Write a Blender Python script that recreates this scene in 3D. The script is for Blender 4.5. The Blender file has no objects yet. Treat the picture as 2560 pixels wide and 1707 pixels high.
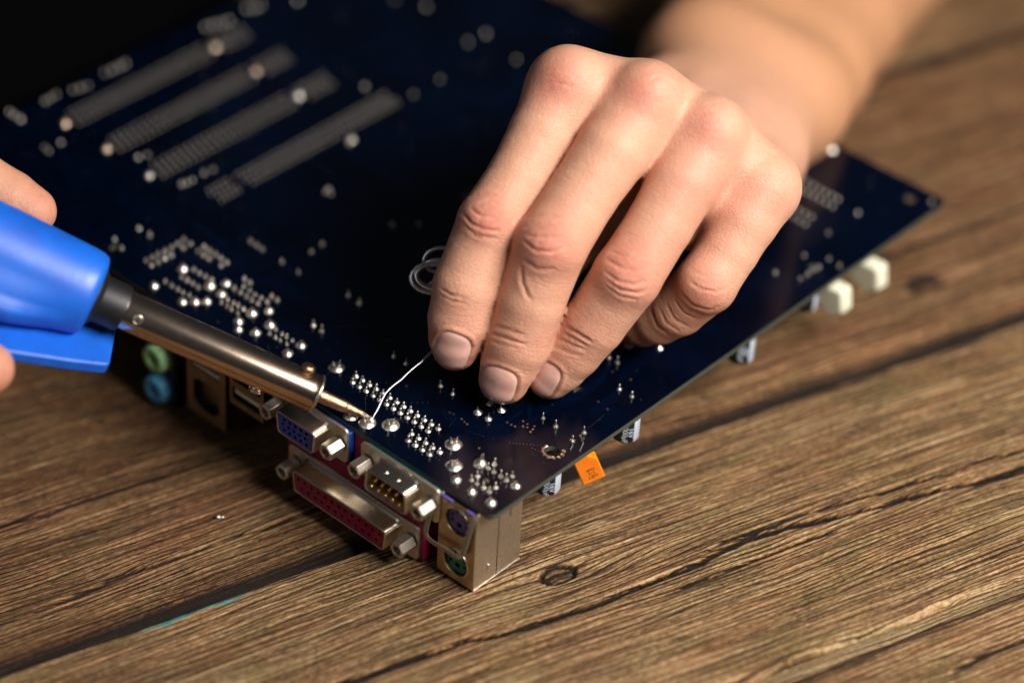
import bpy, bmesh, math, random
import numpy as np
from mathutils import Matrix, Vector
from mathutils.geometry import tessellate_polygon
random.seed(7); np.random.seed(7)
scn = bpy.context.scene
COL = scn.collection
MM = 0.001                                   # everything below is written in millimetres

# ------------------------------------------------------------------ camera
CAM = np.array([-433.24, -421.165, 546.442])
FW = np.array([0.5806946, 0.5476331, -0.6024050])
RT = np.array([0.6732752, -0.7390393, -0.0228337])
UP = np.array([0.4577054, 0.3923250, 0.7978639])
FPX = 7150.64
cd = bpy.data.cameras.new('camera'); cam = bpy.data.objects.new('camera', cd); COL.objects.link(cam)
cam.matrix_world = Matrix(((RT[0], UP[0], -FW[0], CAM[0]*MM), (RT[1], UP[1], -FW[1], CAM[1]*MM), (RT[2], UP[2], -FW[2], CAM[2]*MM), (0, 0, 0, 1)))
cd.sensor_fit = 'HORIZONTAL'; cd.sensor_width = 36.0; cd.lens = FPX/2560*36.0
cd.clip_start = 0.05; cd.clip_end = 30.0
cd.dof.use_dof = True; cd.dof.focus_distance = 0.823; cd.dof.aperture_fstop = 3.3
scn.camera = cam
scn.render.resolution_x = 1024; scn.render.resolution_y = 682

# ------------------------------------------------------------------ light
wd = bpy.data.worlds.new('World'); scn.world = wd; wd.use_nodes = True
wd.node_tree.nodes['Background'].inputs[0].default_value = (0.80, 0.88, 1.0, 1)
wd.node_tree.nodes['Background'].inputs[1].default_value = 0.026
def area(name, pos, target, sx, sy, power, color):
    l = bpy.data.lights.new(name, 'AREA'); l.shape = 'RECTANGLE'; l.size = sx; l.size_y = sy
    l.energy = power; l.color = color
    o = bpy.data.objects.new(name, l); COL.objects.link(o)
    d = Vector(target)-Vector(pos)
    o.location = pos; o.rotation_euler = d.to_track_quat('-Z', 'Y').to_euler()
    return o
area('window_light', (0.14, -0.51, 0.56), (0.08, 0.02, 0.03), 0.50, 0.20, 12.6, (1.0, 0.955, 0.90))
area('side_fill_light', (-0.80, 0.02, 0.60), (0.03, 0.06, 0.03), 0.45, 0.45, 0.65, (0.92, 0.96, 1.0))  # added fill light from the left, brightens the coil and port faces
scn.view_settings.view_transform = 'Standard'; scn.view_settings.look = 'None'
cy = scn.cycles
cy.max_bounces = 6; cy.diffuse_bounces = 3; cy.glossy_bounces = 3; cy.transmission_bounces = 2; cy.caustics_reflective = False; cy.caustics_refractive = False
cy.use_adaptive_sampling = True; cy.adaptive_threshold = 0.025; cy.use_denoising = True
scn.view_settings.exposure = 0.0; scn.view_settings.gamma = 1.0

# ------------------------------------------------------------------ material helpers
def mat(name, color, rough=0.5, metal=0.0, **kw):
    m = bpy.data.materials.new(name); m.use_nodes = True
    b = m.node_tree.nodes['Principled BSDF']
    b.inputs['Base Color'].default_value = (*color, 1); b.inputs['Roughness'].default_value = rough
    b.inputs['Metallic'].default_value = metal
    for k, v in kw.items(): b.inputs[k].default_value = v
    return m
class NT:
    def __init__(s, m): s.t = m.node_tree; s.b = s.t.nodes['Principled BSDF']
    def n(s, typ, **kw):
        nd = s.t.nodes.new(typ)
        for k, v in kw.items():
            if k.startswith('i_'): nd.inputs[k[2:].replace('_', ' ')].default_value = v
            else: setattr(nd, k, v)
        return nd
    def l(s, a, b): s.t.links.new(a, b)
    def ramp(s, fac, stops, interp='LINEAR'):
        r = s.n('ShaderNodeValToRGB'); cr = r.color_ramp; cr.interpolation = interp
        while len(cr.elements) < len(stops): cr.elements.new(0.5)
        for e, (p, c) in zip(cr.elements, stops): e.position = p; e.color = (*c, 1) if len(c) == 3 else c
        s.l(fac, r.inputs[0]); return r.outputs[0]
    def mix(s, fac, a, b, mode='MIX'):
        x = s.n('ShaderNodeMix', data_type='RGBA', blend_type=mode)
        for sock, v in ((x.inputs[0], fac), (x.inputs[6], a), (x.inputs[7], b)):
            if isinstance(v, (int, float)): sock.default_value = v
            elif isinstance(v, tuple): sock.default_value = (*v, 1)
            else: s.l(v, sock)
        return x.outputs[2]
    def math(s, op, a, b=None, clamp=False):
        x = s.n('ShaderNodeMath', operation=op, use_clamp=clamp)
        for sock, v in ((x.inputs[0], a), (x.inputs[1], b)):
            if v is None: continue
            if isinstance(v, (int, float)): sock.default_value = v
            else: s.l(v, sock)
        return x.outputs[0]
    def obj(s): return s.n('ShaderNodeTexCoord').outputs['Object']
    def noise(s, vec, scale, detail=3.0, rough=0.55):
        x = s.n('ShaderNodeTexNoise'); x.inputs['Scale'].default_value = scale
        x.inputs['Detail'].default_value = detail; x.inputs['Roughness'].default_value = rough
        if vec is not None: s.l(vec, x.inputs['Vector'])
        return x.outputs['Fac']
    def mapping(s, vec, scale):
        x = s.n('ShaderNodeMapping'); x.inputs['Scale'].default_value = scale; s.l(vec, x.inputs['Vector']); return x.outputs[0]
    def bump(s, h, strength, dist, normal=None):
        x = s.n('ShaderNodeBump'); x.inputs['Strength'].default_value = strength; x.inputs['Distance'].default_value = dist
        s.l(h, x.inputs['Height'])
        if normal is not None: s.l(normal, x.inputs['Normal'])
        return x.outputs[0]
def worn_metal(name, c1, c2, r1, r2, scale=350, bump=0.12, stretch=(1, 1, 1), metal=1.0):
    m = mat(name, c1, r1, metal); t = NT(m); v = t.mapping(t.obj(), stretch)
    n = t.noise(v, scale, 6, 0.65); n2 = t.noise(v, scale*4, 3)
    t.l(t.mix(t.ramp(n, [(0.35, (0, 0, 0)), (0.65, (1, 1, 1))]), c1, c2), t.b.inputs['Base Color'])
    t.l(t.math('MULTIPLY_ADD', n, r2-r1), t.b.inputs['Roughness'])
    nd = [x for x in t.t.nodes if x.type == 'MATH'][-1]; nd.inputs[2].default_value = r1
    t.l(t.bump(t.math('ADD', n, n2), bump, 0.0002), t.b.inputs['Normal'])
    return m
def plastic(name, c, rough=0.4, scale=900, bump=0.08, var=0.15):
    m = mat(name, c, rough); t = NT(m); n = t.noise(t.obj(), scale, 4)
    dark = tuple(x*(1-var*2) for x in c)
    t.l(t.mix(n, dark, tuple(min(1, x*(1+var)) for x in c)), t.b.inputs['Base Color'])
    t.l(t.bump(n, bump, 0.0002), t.b.inputs['Normal'])
    return m

# ------------------------------------------------------------------ mesh helpers (millimetres in, metres out)
def nrm(v): v = np.asarray(v, float); return v/np.linalg.norm(v)
def frame(axis, hint=(0, 0, 1)):
    a = nrm(axis); h = np.asarray(hint, float)
    if abs(a@h)/np.linalg.norm(h) > 0.99: h = np.array([0, 0, 1.]) if abs(a[2]) < 0.9 else np.array([1, 0, 0.])
    x = nrm(np.cross(h, a)); y = np.cross(a, x); return x, y, a
class MB:
    def __init__(s): s.v = []; s.f = []; s.m = []
    def add(s, vs, fs, mi=0):
        o = len(s.v); s.v += [tuple(map(float, p)) for p in vs]
        s.f += [tuple(i+o for i in f) for f in fs]; s.m += [mi]*len(fs); return s
    def box(s, lo, hi, mi=0):
        (a, b, c), (d, e, f) = lo, hi
        s.add([(a,b,c),(d,b,c),(d,e,c),(a,e,c),(a,b,f),(d,b,f),(d,e,f),(a,e,f)],
              [(0,3,2,1),(4,5,6,7),(0,1,5,4),(1,2,6,5),(2,3,7,6),(3,0,4,7)], mi); return s
    def lathe(s, prof, org=(0,0,0), axis=(0,0,1), n=16, hint=(1,0,0), mi=0, caps=True):
        x, y, a = frame(axis, hint); org = np.asarray(org, float); vs = []; fs = []
        for (rr, h) in prof:
            for k in range(n):
                t = 2*math.pi*k/n; vs.append(org+a*h+rr*(math.cos(t)*x+math.sin(t)*y))
        for i in range(len(prof)-1):
            for k in range(n): fs.append((i*n+k, i*n+(k+1) % n, (i+1)*n+(k+1) % n, (i+1)*n+k))
        if caps: fs.append(tuple(range(n))[::-1]); fs.append(tuple((len(prof)-1)*n+k for k in range(n)))
        s.add(vs, fs, mi); return s
    def tube(s, pts, rad, n=8, mi=0, closed=False):
        P = [np.asarray(p, float) for p in pts]; rs = rad if hasattr(rad, '__len__') else [rad]*len(P)
        vs = []; fs = []; prev = None
        for i, p in enumerate(P):
            d = nrm(P[min(i+1, len(P)-1)]-P[max(i-1, 0)])
            if prev is None: x, y, _ = frame(d)
            else:
                x = nrm(prev-d*(prev@d)); y = np.cross(d, x)
            prev = x
            for k in range(n):
                t = 2*math.pi*k/n; vs.append(p+rs[i]*(math.cos(t)*x+math.sin(t)*y))
        for i in range(len(P)-1):
            for k in range(n): fs.append((i*n+k, i*n+(k+1) % n, (i+1)*n+(k+1) % n, (i+1)*n+k))
        fs.append(tuple(range(n))[::-1]); fs.append(tuple((len(P)-1)*n+k for k in range(n)))
        s.add(vs, fs, mi); return s
    def loops(s, loops, mi=0, cap0=True, cap1=True):
        n = len(loops[0]); vs = [p for l in loops for p in l]; fs = []
        for i in range(len(loops)-1):
            for k in range(n): fs.append((i*n+k, i*n+(k+1) % n, (i+1)*n+(k+1) % n, (i+1)*n+k))
        if cap0: fs.append(tuple(range(n))[::-1])
        if cap1: fs.append(tuple((len(loops)-1)*n+k for k in range(n)))
        s.add(vs, fs, mi); return s
    def plate(s, outer, holes, org, A, B, N, depth, mi=0, mi_hole=None, floor=True, hole_depth=None, back=True):
        """flat front with real holes; N points out of the front"""
        org, A, B, N = (np.asarray(q, float) for q in (org, A, B, N))
        hd = hole_depth or depth; mh = mi if mi_hole is None else mi_hole
        P = lambda q, d=0: org+A*q[0]+B*q[1]-N*d
        allp = list(outer)+[p for h in holes for p in h]
        tris = tessellate_polygon([[Vector((p[0], p[1], 0)) for p in outer]]+[[Vector((p[0], p[1], 0)) for p in h] for h in holes])
        s.add([P(p) for p in allp], [tuple(t) for t in tris], mi)
        n = len(outer); s.add([P(p) for p in outer]+[P(p, depth) for p in outer], [(k, (k+1) % n, n+(k+1) % n, n+k) for k in range(n)]+([tuple(range(n, 2*n))] if back else []), mi)
        for h in holes:
            n = len(h); fs = [(k, n+k, n+(k+1) % n, (k+1) % n) for k in range(n)]
            if floor: fs.append(tuple(range(n, 2*n)))
            s.add([P(p) for p in h]+[P(p, hd) for p in h], fs, mh)
        return s
    def build(s, name, mats, parent=None, smooth=40, bevel=0, fix=True, seg=2):
        me = bpy.data.meshes.new(name)
        me.from_pydata([(a*MM, b*MM, c*MM) for a, b, c in s.v], [], s.f)
        mats = mats if isinstance(mats, (list, tuple)) else [mats]
        for m in mats: me.materials.append(m)
        me.polygons.foreach_set('material_index', s.m)
        if fix:
            bm = bmesh.new(); bm.from_mesh(me); bmesh.ops.remove_doubles(bm, verts=bm.verts, dist=1e-6)
            bmesh.ops.recalc_face_normals(bm, faces=bm.faces); bm.to_mesh(me); bm.free()
        if smooth:
            me.polygons.foreach_set('use_smooth', [True]*len(me.polygons))
            me.set_sharp_from_angle(angle=math.radians(smooth))
        me.update()
        o = bpy.data.objects.new(name, me); COL.objects.link(o)
        if parent is not None: o.parent = parent
        if bevel:
            b = o.modifiers.new('bevel', 'BEVEL'); b.width = bevel*MM; b.segments = seg; b.limit_method = 'ANGLE'; b.angle_limit = math.radians(40)
        return o
def raw_mesh(name, V, F, mats, parent=None, attrs=None):
    """numpy mesh (mm), all quads, smooth"""
    me = bpy.data.meshes.new(name); n = len(F)
    me.vertices.add(len(V)); me.vertices.foreach_set('co', (np.asarray(V)*MM).astype(np.float32).ravel())
    k = F.shape[1]; me.loops.add(n*k); me.loops.foreach_set('vertex_index', F.astype(np.int32).ravel())
    me.polygons.add(n); me.polygons.foreach_set('loop_start', np.arange(0, n*k, k, dtype=np.int32))
    me.polygons.foreach_set('use_smooth', np.ones(n, dtype=bool))
    me.update(calc_edges=True); me.validate()
    for m in (mats if isinstance(mats, (list, tuple)) else [mats]): me.materials.append(m)
    for an, data in (attrs or {}).items():
        data = np.asarray(data, np.float32)
        if data.ndim == 1: me.attributes.new(an, 'FLOAT', 'POINT').data.foreach_set('value', data)
        else: me.attributes.new(an, 'FLOAT_VECTOR', 'POINT').data.foreach_set('vector', data.ravel())
    o = bpy.data.objects.new(name, me); COL.objects.link(o)
    if parent is not None: o.parent = parent
    return o
def empty(name, loc=(0, 0, 0), parent=None):
    o = bpy.data.objects.new(name, None); o.empty_display_size = 0.01; COL.objects.link(o)
    o.location = tuple(c*MM for c in loc)
    if parent is not None: o.parent = parent
    return o
def tag(o, label, cat=None, group=None, kind=None):
    if label: o['label'] = label
    if cat: o['category'] = cat
    if group: o['group'] = group
    if kind: o['kind'] = kind
    return o
def rrect(w, h, r, n=4, cx=0, cy=0):
    p = []
    for (sx, sy, a0) in ((1, 1, 0), (-1, 1, 90), (-1, -1, 180), (1, -1, 270)):
        for k in range(n+1):
            t = math.radians(a0+90*k/n); p.append((cx+sx*(w/2-r)+r*math.cos(t), cy+sy*(h/2-r)+r*math.sin(t)))
    return p
def circ(cx, cy, r, n=12): return [(cx+r*math.cos(2*math.pi*k/n), cy+r*math.sin(2*math.pi*k/n)) for k in range(n)]
def round_poly(pts, r, n=4):
    out = []; m = len(pts)
    for i in range(m):
        p = np.array(pts[i]); a = np.array(pts[i-1]); b = np.array(pts[(i+1) % m])
        da, db = nrm(a-p), nrm(b-p); half = math.acos(max(-1, min(1, da@db)))/2
        t = r/math.tan(half); p0, p1 = p+da*t, p+db*t
        for k in range(n+1):
            u = k/n; out.append(tuple((1-u)**2*p0+2*u*(1-u)*p+u*u*p1))
    return out
def inset(poly, d):
    c = np.mean(np.array(poly), axis=0); out = []; m = len(poly)
    for i in range(m):
        a, p, b = np.array(poly[i-1]), np.array(poly[i]), np.array(poly[(i+1) % m])
        e = b-a; nv = np.array([e[1], -e[0]]); nv = nv/(np.linalg.norm(nv)+1e-9)
        if nv@(p-c) < 0: nv = -nv
        out.append(tuple(p-nv*d))
    return out
def vnoise(x, y, seed=0):
    """smooth 2-D value noise in 0..1 for numpy arrays"""
    xi = np.floor(x).astype(np.int64); yi = np.floor(y).astype(np.int64); fx = x-xi; fy = y-yi
    fx = fx*fx*fx*(fx*(fx*6-15)+10); fy = fy*fy*fy*(fy*(fy*6-15)+10)
    def h(a, b):
        n = (a*374761393+b*668265263+seed*974711) & 0x7fffffff
        n = ((n ^ (n >> 13))*1274126177) & 0x7fffffff
        return ((n ^ (n >> 16)) & 0xffff)/65535.0
    return (h(xi, yi)*(1-fx)+h(xi+1, yi)*fx)*(1-fy)+(h(xi, yi+1)*(1-fx)+h(xi+1, yi+1)*fx)*fy
def fbm(x, y, seed=0, oct=4):
    s = 0; a = 0.5; t = 0
    for k in range(oct): s = s+a*vnoise(x*2**k, y*2**k, seed+k*17); t += a; a *= 0.5
    return s/t
# ------------------------------------------------------------------ the wooden table
def wood_material():
    m = mat('weathered_wood', (0.25, 0.16, 0.09), 0.7); t = NT(m)
    at = lambda n: t.n('ShaderNodeAttribute', attribute_name=n)
    gh = at('relief').outputs['Fac']; gc = at('grain').outputs['Vector']; tint = at('tint').outputs['Fac']; paint = at('paint').outputs['Fac']; deep = at('deep').outputs['Fac']
    def line(sc, wid, seed):
        v = t.n('ShaderNodeVectorMath', operation='ADD'); t.l(t.mapping(gc, sc), v.inputs[0]); v.inputs[1].default_value = (seed, seed*0.7, 0)
        n = t.noise(v.outputs[0], 1.0, 2.0, 0.45)
        return t.ramp(t.math('ABSOLUTE', t.math('SUBTRACT', n, 0.5)), [(0.0, (0, 0, 0)), (wid, (1, 1, 1))])
    sx = t.n('ShaderNodeSeparateXYZ'); t.l(gc, sx.inputs[0])
    warp = t.noise(t.mapping(gc, (0.012, 0.11, 1)), 1.0, 2.0)
    ph = t.math('ADD', t.math('MULTIPLY', sx.outputs[1], 2.0), t.math('MULTIPLY', warp, 12.0))
    ring = t.ramp(t.math('ABSOLUTE', t.math('SINE', ph)), [(0.0, (0, 0, 0)), (0.20, (0.35, 0.35, 0.35)), (0.55, (1, 1, 1))])
    fib = t.noise(t.mapping(gc, (0.45, 5.0, 1)), 1.0, 3, 0.65)
    blot = t.noise(t.mapping(gc, (0.035, 0.06, 1)), 1.0, 4, 0.6)
    blot2 = t.noise(t.mapping(gc, (0.03, 0.16, 3)), 1.0, 3, 0.6)
    speck = t.noise(t.mapping(gc, (0.60, 1.7, 1)), 1.0, 4, 0.70)
    crk = t.n('ShaderNodeTexVoronoi', feature='DISTANCE_TO_EDGE'); crk.inputs['Scale'].default_value = 1.0; t.l(t.mapping(gc, (0.28, 0.55, 1)), crk.inputs['Vector'])
    cross = t.ramp(crk.outputs['Distance'], [(0.0, (0, 0, 0)), (0.09, (1, 1, 1))])
    patch = t.ramp(t.noise(t.mapping(gc, (0.03, 0.10, 1)), 1.0, 3), [(0.38, (0, 0, 0)), (0.62, (1, 1, 1))])
    g1 = ring; g2 = line((0.012, 1.25, 1), 0.06, 5.3); g3 = line((0.05, 2.2, 1), 0.05, 9.1)
    h = t.math('ADD', t.math('MULTIPLY', gh, 0.16), t.math('ADD', t.math('MULTIPLY', g1, 0.38), t.math('MULTIPLY', g2, 0.22)))
    h = t.math('ADD', h, t.math('MULTIPLY', g3, 0.08)); h = t.math('ADD', h, t.math('MULTIPLY', t.math('MAXIMUM', cross, patch), 0.09))
    h = t.math('ADD', h, t.math('MULTIPLY', t.math('SUBTRACT', speck, 0.5), 0.50)); h = t.math('ADD', h, t.math('MULTIPLY', t.math('SUBTRACT', fib, 0.5), 0.30))
    h = t.math('SUBTRACT', t.math('ADD', h, 0.00), t.math('MULTIPLY', deep, 0.60))
    c = t.ramp(h, [(0.42, (0.012, 0.006, 0.002)), (0.60, (0.070, 0.034, 0.012)), (0.74, (0.190, 0.103, 0.040)), (0.86, (0.36, 0.220, 0.098)), (1.0, (0.64, 0.46, 0.26))])
    green = t.mix(t.ramp(blot, [(0.48, (0, 0, 0)), (0.70, (0.62, 0.62, 0.62))]), c, t.mix(1.0, c, (0.66, 0.82, 0.60), 'MULTIPLY'))
    red = t.mix(t.ramp(blot2, [(0.40, (0, 0, 0)), (0.70, (0.7, 0.7, 0.7))]), green, t.mix(1.0, green, (1.08, 0.84, 0.74), 'MULTIPLY'))
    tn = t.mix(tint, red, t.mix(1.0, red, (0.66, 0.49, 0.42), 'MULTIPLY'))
    t.l(t.mix(paint, tn, (0.02, 0.27, 0.26)), t.b.inputs['Base Color'])
    t.l(t.ramp(h, [(0.3, (0.9, 0.9, 0.9)), (0.9, (0.58, 0.58, 0.58))]), t.b.inputs['Roughness'])
    t.b.inputs['Specular IOR Level'].default_value = 0.35
    t.l(t.bump(h, 0.9, 0.0011), t.b.inputs['Normal'])
    return m
WOOD = wood_material()
UA = np.array([0.9354, -0.3535]); VA = np.array([0.3535, 0.9354])
def uv_of(x, y): return x*UA[0]+y*UA[1], x*VA[0]+y*VA[1]
CRACKS = [  # polylines in plank coordinates, width, depth
    ([uv_of(*p) for p in ((-62, 12), (-35.6, -0.2), (-16.6, -7.6), (-2.9, -16), (15.4, -23.7), (25.1, -27.2), (48.5, -35.2), (68, -39), (96.9, -55.7), (133, -75.3), (160, -88))], 0.55, 3.2),
    ([uv_of(*p) for p in ((52, -33.5), (68, -37), (97, -50), (130, -66), (165, -80))], 0.45, 1.6),
    ([uv_of(*p) for p in ((27, -33), (50, -43), (73, -50), (95, -61))], 0.40, 1.5),
    ([uv_of(*p) for p in ((-95, 95), (-60, 86), (-20, 70), (20, 58))], 0.5, 1.2),
    ([uv_of(*p) for p in ((-120, 150), (-60, 125), (10, 98))], 0.6, 1.6),
    ([uv_of(*p) for p in ((180, 28), (215, 12), (260, -4), (330, -25))], 0.9, 2.0),
    ([uv_of(*p) for p in ((60, -112), (110, -128), (170, -152))], 0.5, 1.4)]
KNOTS = [(22.4, -0.6, 4.3, 1.0), (192.5, 68.0, 5.0, 0.9)]
def crack_field(U, V, pts, w, dep, seed):
    P = np.array(pts); P = P[np.argsort(P[:, 0])]
    c = np.interp(U, P[:, 0], P[:, 1])+2.0*(fbm(U/14, U*0+seed, seed)-0.5)+0.8*(fbm(U/4, U*0+seed, seed+9)-0.5)
    inside = np.clip((U-P[0, 0])/14, 0, 1)*np.clip((P[-1, 0]-U)/14, 0, 1)
    ww = w*(0.45+1.1*fbm(U/16, U*0+3.3, seed+4))*(0.3+0.7*inside)
    step = 0.9*inside*np.exp(-np.clip(V-c, 0, 99)/3.5)*(V > c)*min(1, dep/3)
    return 1.3*dep*inside*np.exp(-((V-c)/(1.25*ww))**2)-0.35*step
def plank(n0, n1, u0, u1, du, dv, seed, tint, table, round_lo=1.2, round_hi=1.2, drop=0.0, zoff=0.0, pale_lo=False):
    us = np.arange(u0, u1+du, du); nv = int((n1-n0)/dv)+1; s = np.linspace(0, 1, nv)
    U, S = np.meshgrid(us, s, indexing='ij')
    lo = n0+1.5+2.2*(fbm(us/22, us*0+1.5, seed+31)-0.35)+0.5*(fbm(us/5, us*0+.5, seed+32)-0.5)
    hi = n1-1.1-1.8*(fbm(us/22, us*0+2.5, seed+33)-0.35)-0.5*(fbm(us/5, us*0+.5, seed+34)-0.5)
    V = lo[:, None]+(hi-lo)[:, None]*S
    W = V.copy(); kn = np.zeros_like(U)
    for (ku, kv, kr, amp) in KNOTS:
        rho = ((U-ku)/(6.5*kr))**2+((V-kv)/(2.1*kr))**2
        W = kv+(W-kv)*(1-0.62*np.exp(-rho)) if n0 < kv < n1 else W
        if n0 < kv < n1: kn = np.maximum(kn, np.exp(-((np.sqrt(((U-ku)/1.15)**2+((V-kv)*1.25)**2)-kr)/0.5)**2)*amp)
    W = W+5.0*(fbm(U/130, V/60, seed+1, 2)-0.5)+1.0*(fbm(U/34, V/12, seed+2, 2)-0.5)+0.35*(fbm(U/9, V/5, seed+8, 2)-0.5)
    def groove(lu, lw, wid, sd):
        return np.exp(-(np.abs(2*vnoise(U/lu, W/lw, sd)-1)/wid)**1.5)
    var = np.clip(0.35+1.3*(fbm(U/35, W/8, seed+9, 2)-0.3), 0.25, 1.2)
    g = np.maximum(groove(150, 1.15, 0.26, seed+3)*var, 0.75*groove(70, 0.8, 0.22, seed+4))
    g = np.maximum(g, 0.6*groove(30, 0.6, 0.16, seed+13))
    r3 = fbm(U/5.0, W/0.8, seed+5, 3); big = fbm(U/60, W/7, seed+6, 2)
    rel = 1-0.70*g-0.45*(1-r3)
    rel = np.clip(rel/0.82, 0, 1)
    z = -0.62*(1-rel)-0.9*(1-big)*0.6
    for i, (ku, kv, kr, amp) in enumerate(KNOTS):
        if n0 < kv < n1:
            d = np.sqrt(((U-ku)/1.15)**2+((V-kv)*1.25)**2); ins = np.clip((kr-d)/0.6, 0, 1)
            z = z*(1-ins)+ins*(-0.5-0.7*fbm(U/1.2, V/1.2, 77+i)); rel = rel*(1-ins)+ins*(0.15+0.5*fbm(U/1.0, V/1.0, 78+i)); kn = np.maximum(kn, ins*(0.14 if i == 0 else 0.30*fbm(U/4, V/2, 91)+0.1))
    z = z-1.8*kn; rel = rel-0.7*kn; deep = np.clip(kn*1.1, 0, 1)
    for i, (pts, w, dep) in enumerate(CRACKS):
        cf = crack_field(U, V, pts, w, dep, 50+i); z = z-cf; rel = rel-np.clip(cf*0.7, 0, 1); deep = np.maximum(deep, np.clip((cf-0.5)*0.8, 0, 1))
    dl = V-lo[:, None]; dh = hi[:, None]-V
    z = z-3.0*np.exp(-dl/(round_lo*0.5))-3.0*np.exp(-dh/(round_hi*0.5))
    z = z-drop*np.exp(-dl/6.0)
    deep = np.maximum(deep, np.maximum(np.exp(-(dl/1.3)**2)*(0.0 if pale_lo else 1.0), np.exp(-(dh/(0.7 if zoff == 0 else 2.6))**2))*0.9)
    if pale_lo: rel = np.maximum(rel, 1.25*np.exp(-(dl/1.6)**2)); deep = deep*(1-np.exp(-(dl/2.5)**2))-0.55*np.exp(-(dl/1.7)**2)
    z = z+zoff
    deep = np.maximum(deep, 0.85*np.exp(-(dl/3.6)**2)*(drop > 0))
    rel = np.clip(rel, 0, 1)
    paint = np.zeros_like(U)
    if n0 < 30 < n1:
        e = np.exp(-((U+76)/15)**4)*np.clip((4.6-dh-2.8*fbm(U/4, V/2, 5))/0.8, 0, 1); paint = np.clip(e, 0, 1)*0.9
    X = U*UA[0]+V*VA[0]; Y = U*UA[1]+V*VA[1]
    # top sheet plus side walls and underside, wrapped round the section
    cols = [(X[:, 0], Y[:, 0], np.full(len(us), -20.0)), ]
    XX = np.concatenate([X[:, :1], X, X[:, -1:]], 1); YY = np.concatenate([Y[:, :1], Y, Y[:, -1:]], 1); ZZ = np.concatenate([np.full_like(z[:, :1], -20), z, np.full_like(z[:, :1], -20)], 1)
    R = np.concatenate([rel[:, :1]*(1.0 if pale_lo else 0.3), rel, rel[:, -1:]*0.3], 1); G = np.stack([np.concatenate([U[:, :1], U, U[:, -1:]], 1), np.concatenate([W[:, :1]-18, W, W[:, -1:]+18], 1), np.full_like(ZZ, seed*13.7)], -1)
    PT = np.concatenate([paint[:, :1], paint, paint[:, -1:]], 1)
    a, b = ZZ.shape; idx = np.arange(a*b).reshape(a, b)
    F = np.stack([idx[:-1, :-1], idx[1:, :-1], idx[1:, 1:], idx[:-1, 1:]], -1).reshape(-1, 4)
    Vt = np.stack([XX, YY, ZZ], -1).reshape(-1, 3)
    bot = np.stack([idx[:-1, -1], idx[1:, -1], idx[1:, 0], idx[:-1, 0]], -1); F = np.concatenate([F, bot])
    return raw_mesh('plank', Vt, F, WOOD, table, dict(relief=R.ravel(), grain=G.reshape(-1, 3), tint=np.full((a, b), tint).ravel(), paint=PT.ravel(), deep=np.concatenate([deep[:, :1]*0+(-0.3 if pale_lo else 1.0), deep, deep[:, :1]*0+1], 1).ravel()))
table = tag(empty('wooden_table', (0, 0, 0)), 'rough weathered brown plank table top under everything', 'table')
plank(-168, -63.2, -260, 470, 2.0, 0.45, 11, 0.10, table, zoff=-4.6)
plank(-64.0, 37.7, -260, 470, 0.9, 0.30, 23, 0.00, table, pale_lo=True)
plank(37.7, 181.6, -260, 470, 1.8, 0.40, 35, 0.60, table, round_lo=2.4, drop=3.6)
plank(181.6, 284, -260, 470, 3.0, 1.0, 47, 0.0, table)
plank(284, 400, -260, 470, 4.0, 1.4, 59, 0.2, table)
# ------------------------------------------------------------------ motherboard (lies component side down on its port block)
NICKEL = worn_metal('nickel', (0.71, 0.64, 0.52), (0.58, 0.50, 0.39), 0.22, 0.38, 500, 0.10)
NICKEL_RAW = worn_metal('scuffed_nickel', (0.70, 0.63, 0.52), (0.54, 0.47, 0.38), 0.36, 0.58, 700, 0.25)
SCREW = worn_metal('jackscrew_nickel', (0.58, 0.52, 0.43), (0.46, 0.40, 0.33), 0.36, 0.55, 600, 0.15)
SOLDER = worn_metal('solder', (0.84, 0.79, 0.71), (0.70, 0.64, 0.55), 0.24, 0.44, 900, 0.2)
DIMMED = worn_metal('dimmed_solder', (0.80, 0.74, 0.66), (0.66, 0.59, 0.51), 0.28, 0.45, 900, 0.2)  # solder toned darker, standing in for the shade over the slot pins
COPPER = worn_metal('tinned_copper', (0.85, 0.58, 0.42), (0.80, 0.66, 0.52), 0.22, 0.36, 900, 0.2)
GOLD = worn_metal('gold_plating', (0.95, 0.68, 0.22), (0.85, 0.58, 0.18), 0.18, 0.3, 900, 0.05)
BLACK = plastic('black_plastic', (0.007, 0.007, 0.008), 0.5)
DARK = mat('dark_recess', (0.006, 0.006, 0.007), 0.6)
NAVY = plastic('blue_port_plastic', (0.006, 0.050, 0.34), 0.35)
MAROON = plastic('maroon_port_plastic', (0.25, 0.004, 0.042), 0.38)
TEAL = plastic('teal_port_plastic', (0.004, 0.13, 0.15), 0.4)
PURPLE = plastic('purple_port_plastic', (0.115, 0.075, 0.29), 0.4)
GREEN = plastic('green_port_plastic', (0.005, 0.16, 0.105), 0.4)
MINT = plastic('pale_green_jack_plastic', (0.42, 0.78, 0.36), 0.35)
SKY = plastic('pale_blue_jack_plastic', (0.12, 0.46, 0.78), 0.35)
PINK = plastic('pink_jack_plastic', (0.6, 0.2, 0.25), 0.35)
WHITE = plastic('ivory_plastic', (0.78, 0.76, 0.58), 0.4)
BRASSY = worn_metal('brassy_shield', (0.56, 0.44, 0.27), (0.45, 0.35, 0.21), 0.28, 0.44, 400, 0.12)
SHADED_SHIELD = worn_metal('shaded_shield', (0.34, 0.28, 0.19), (0.26, 0.21, 0.14), 0.32, 0.5, 400, 0.12)  # shade over the network and usb ports put into the shield colour
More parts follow.
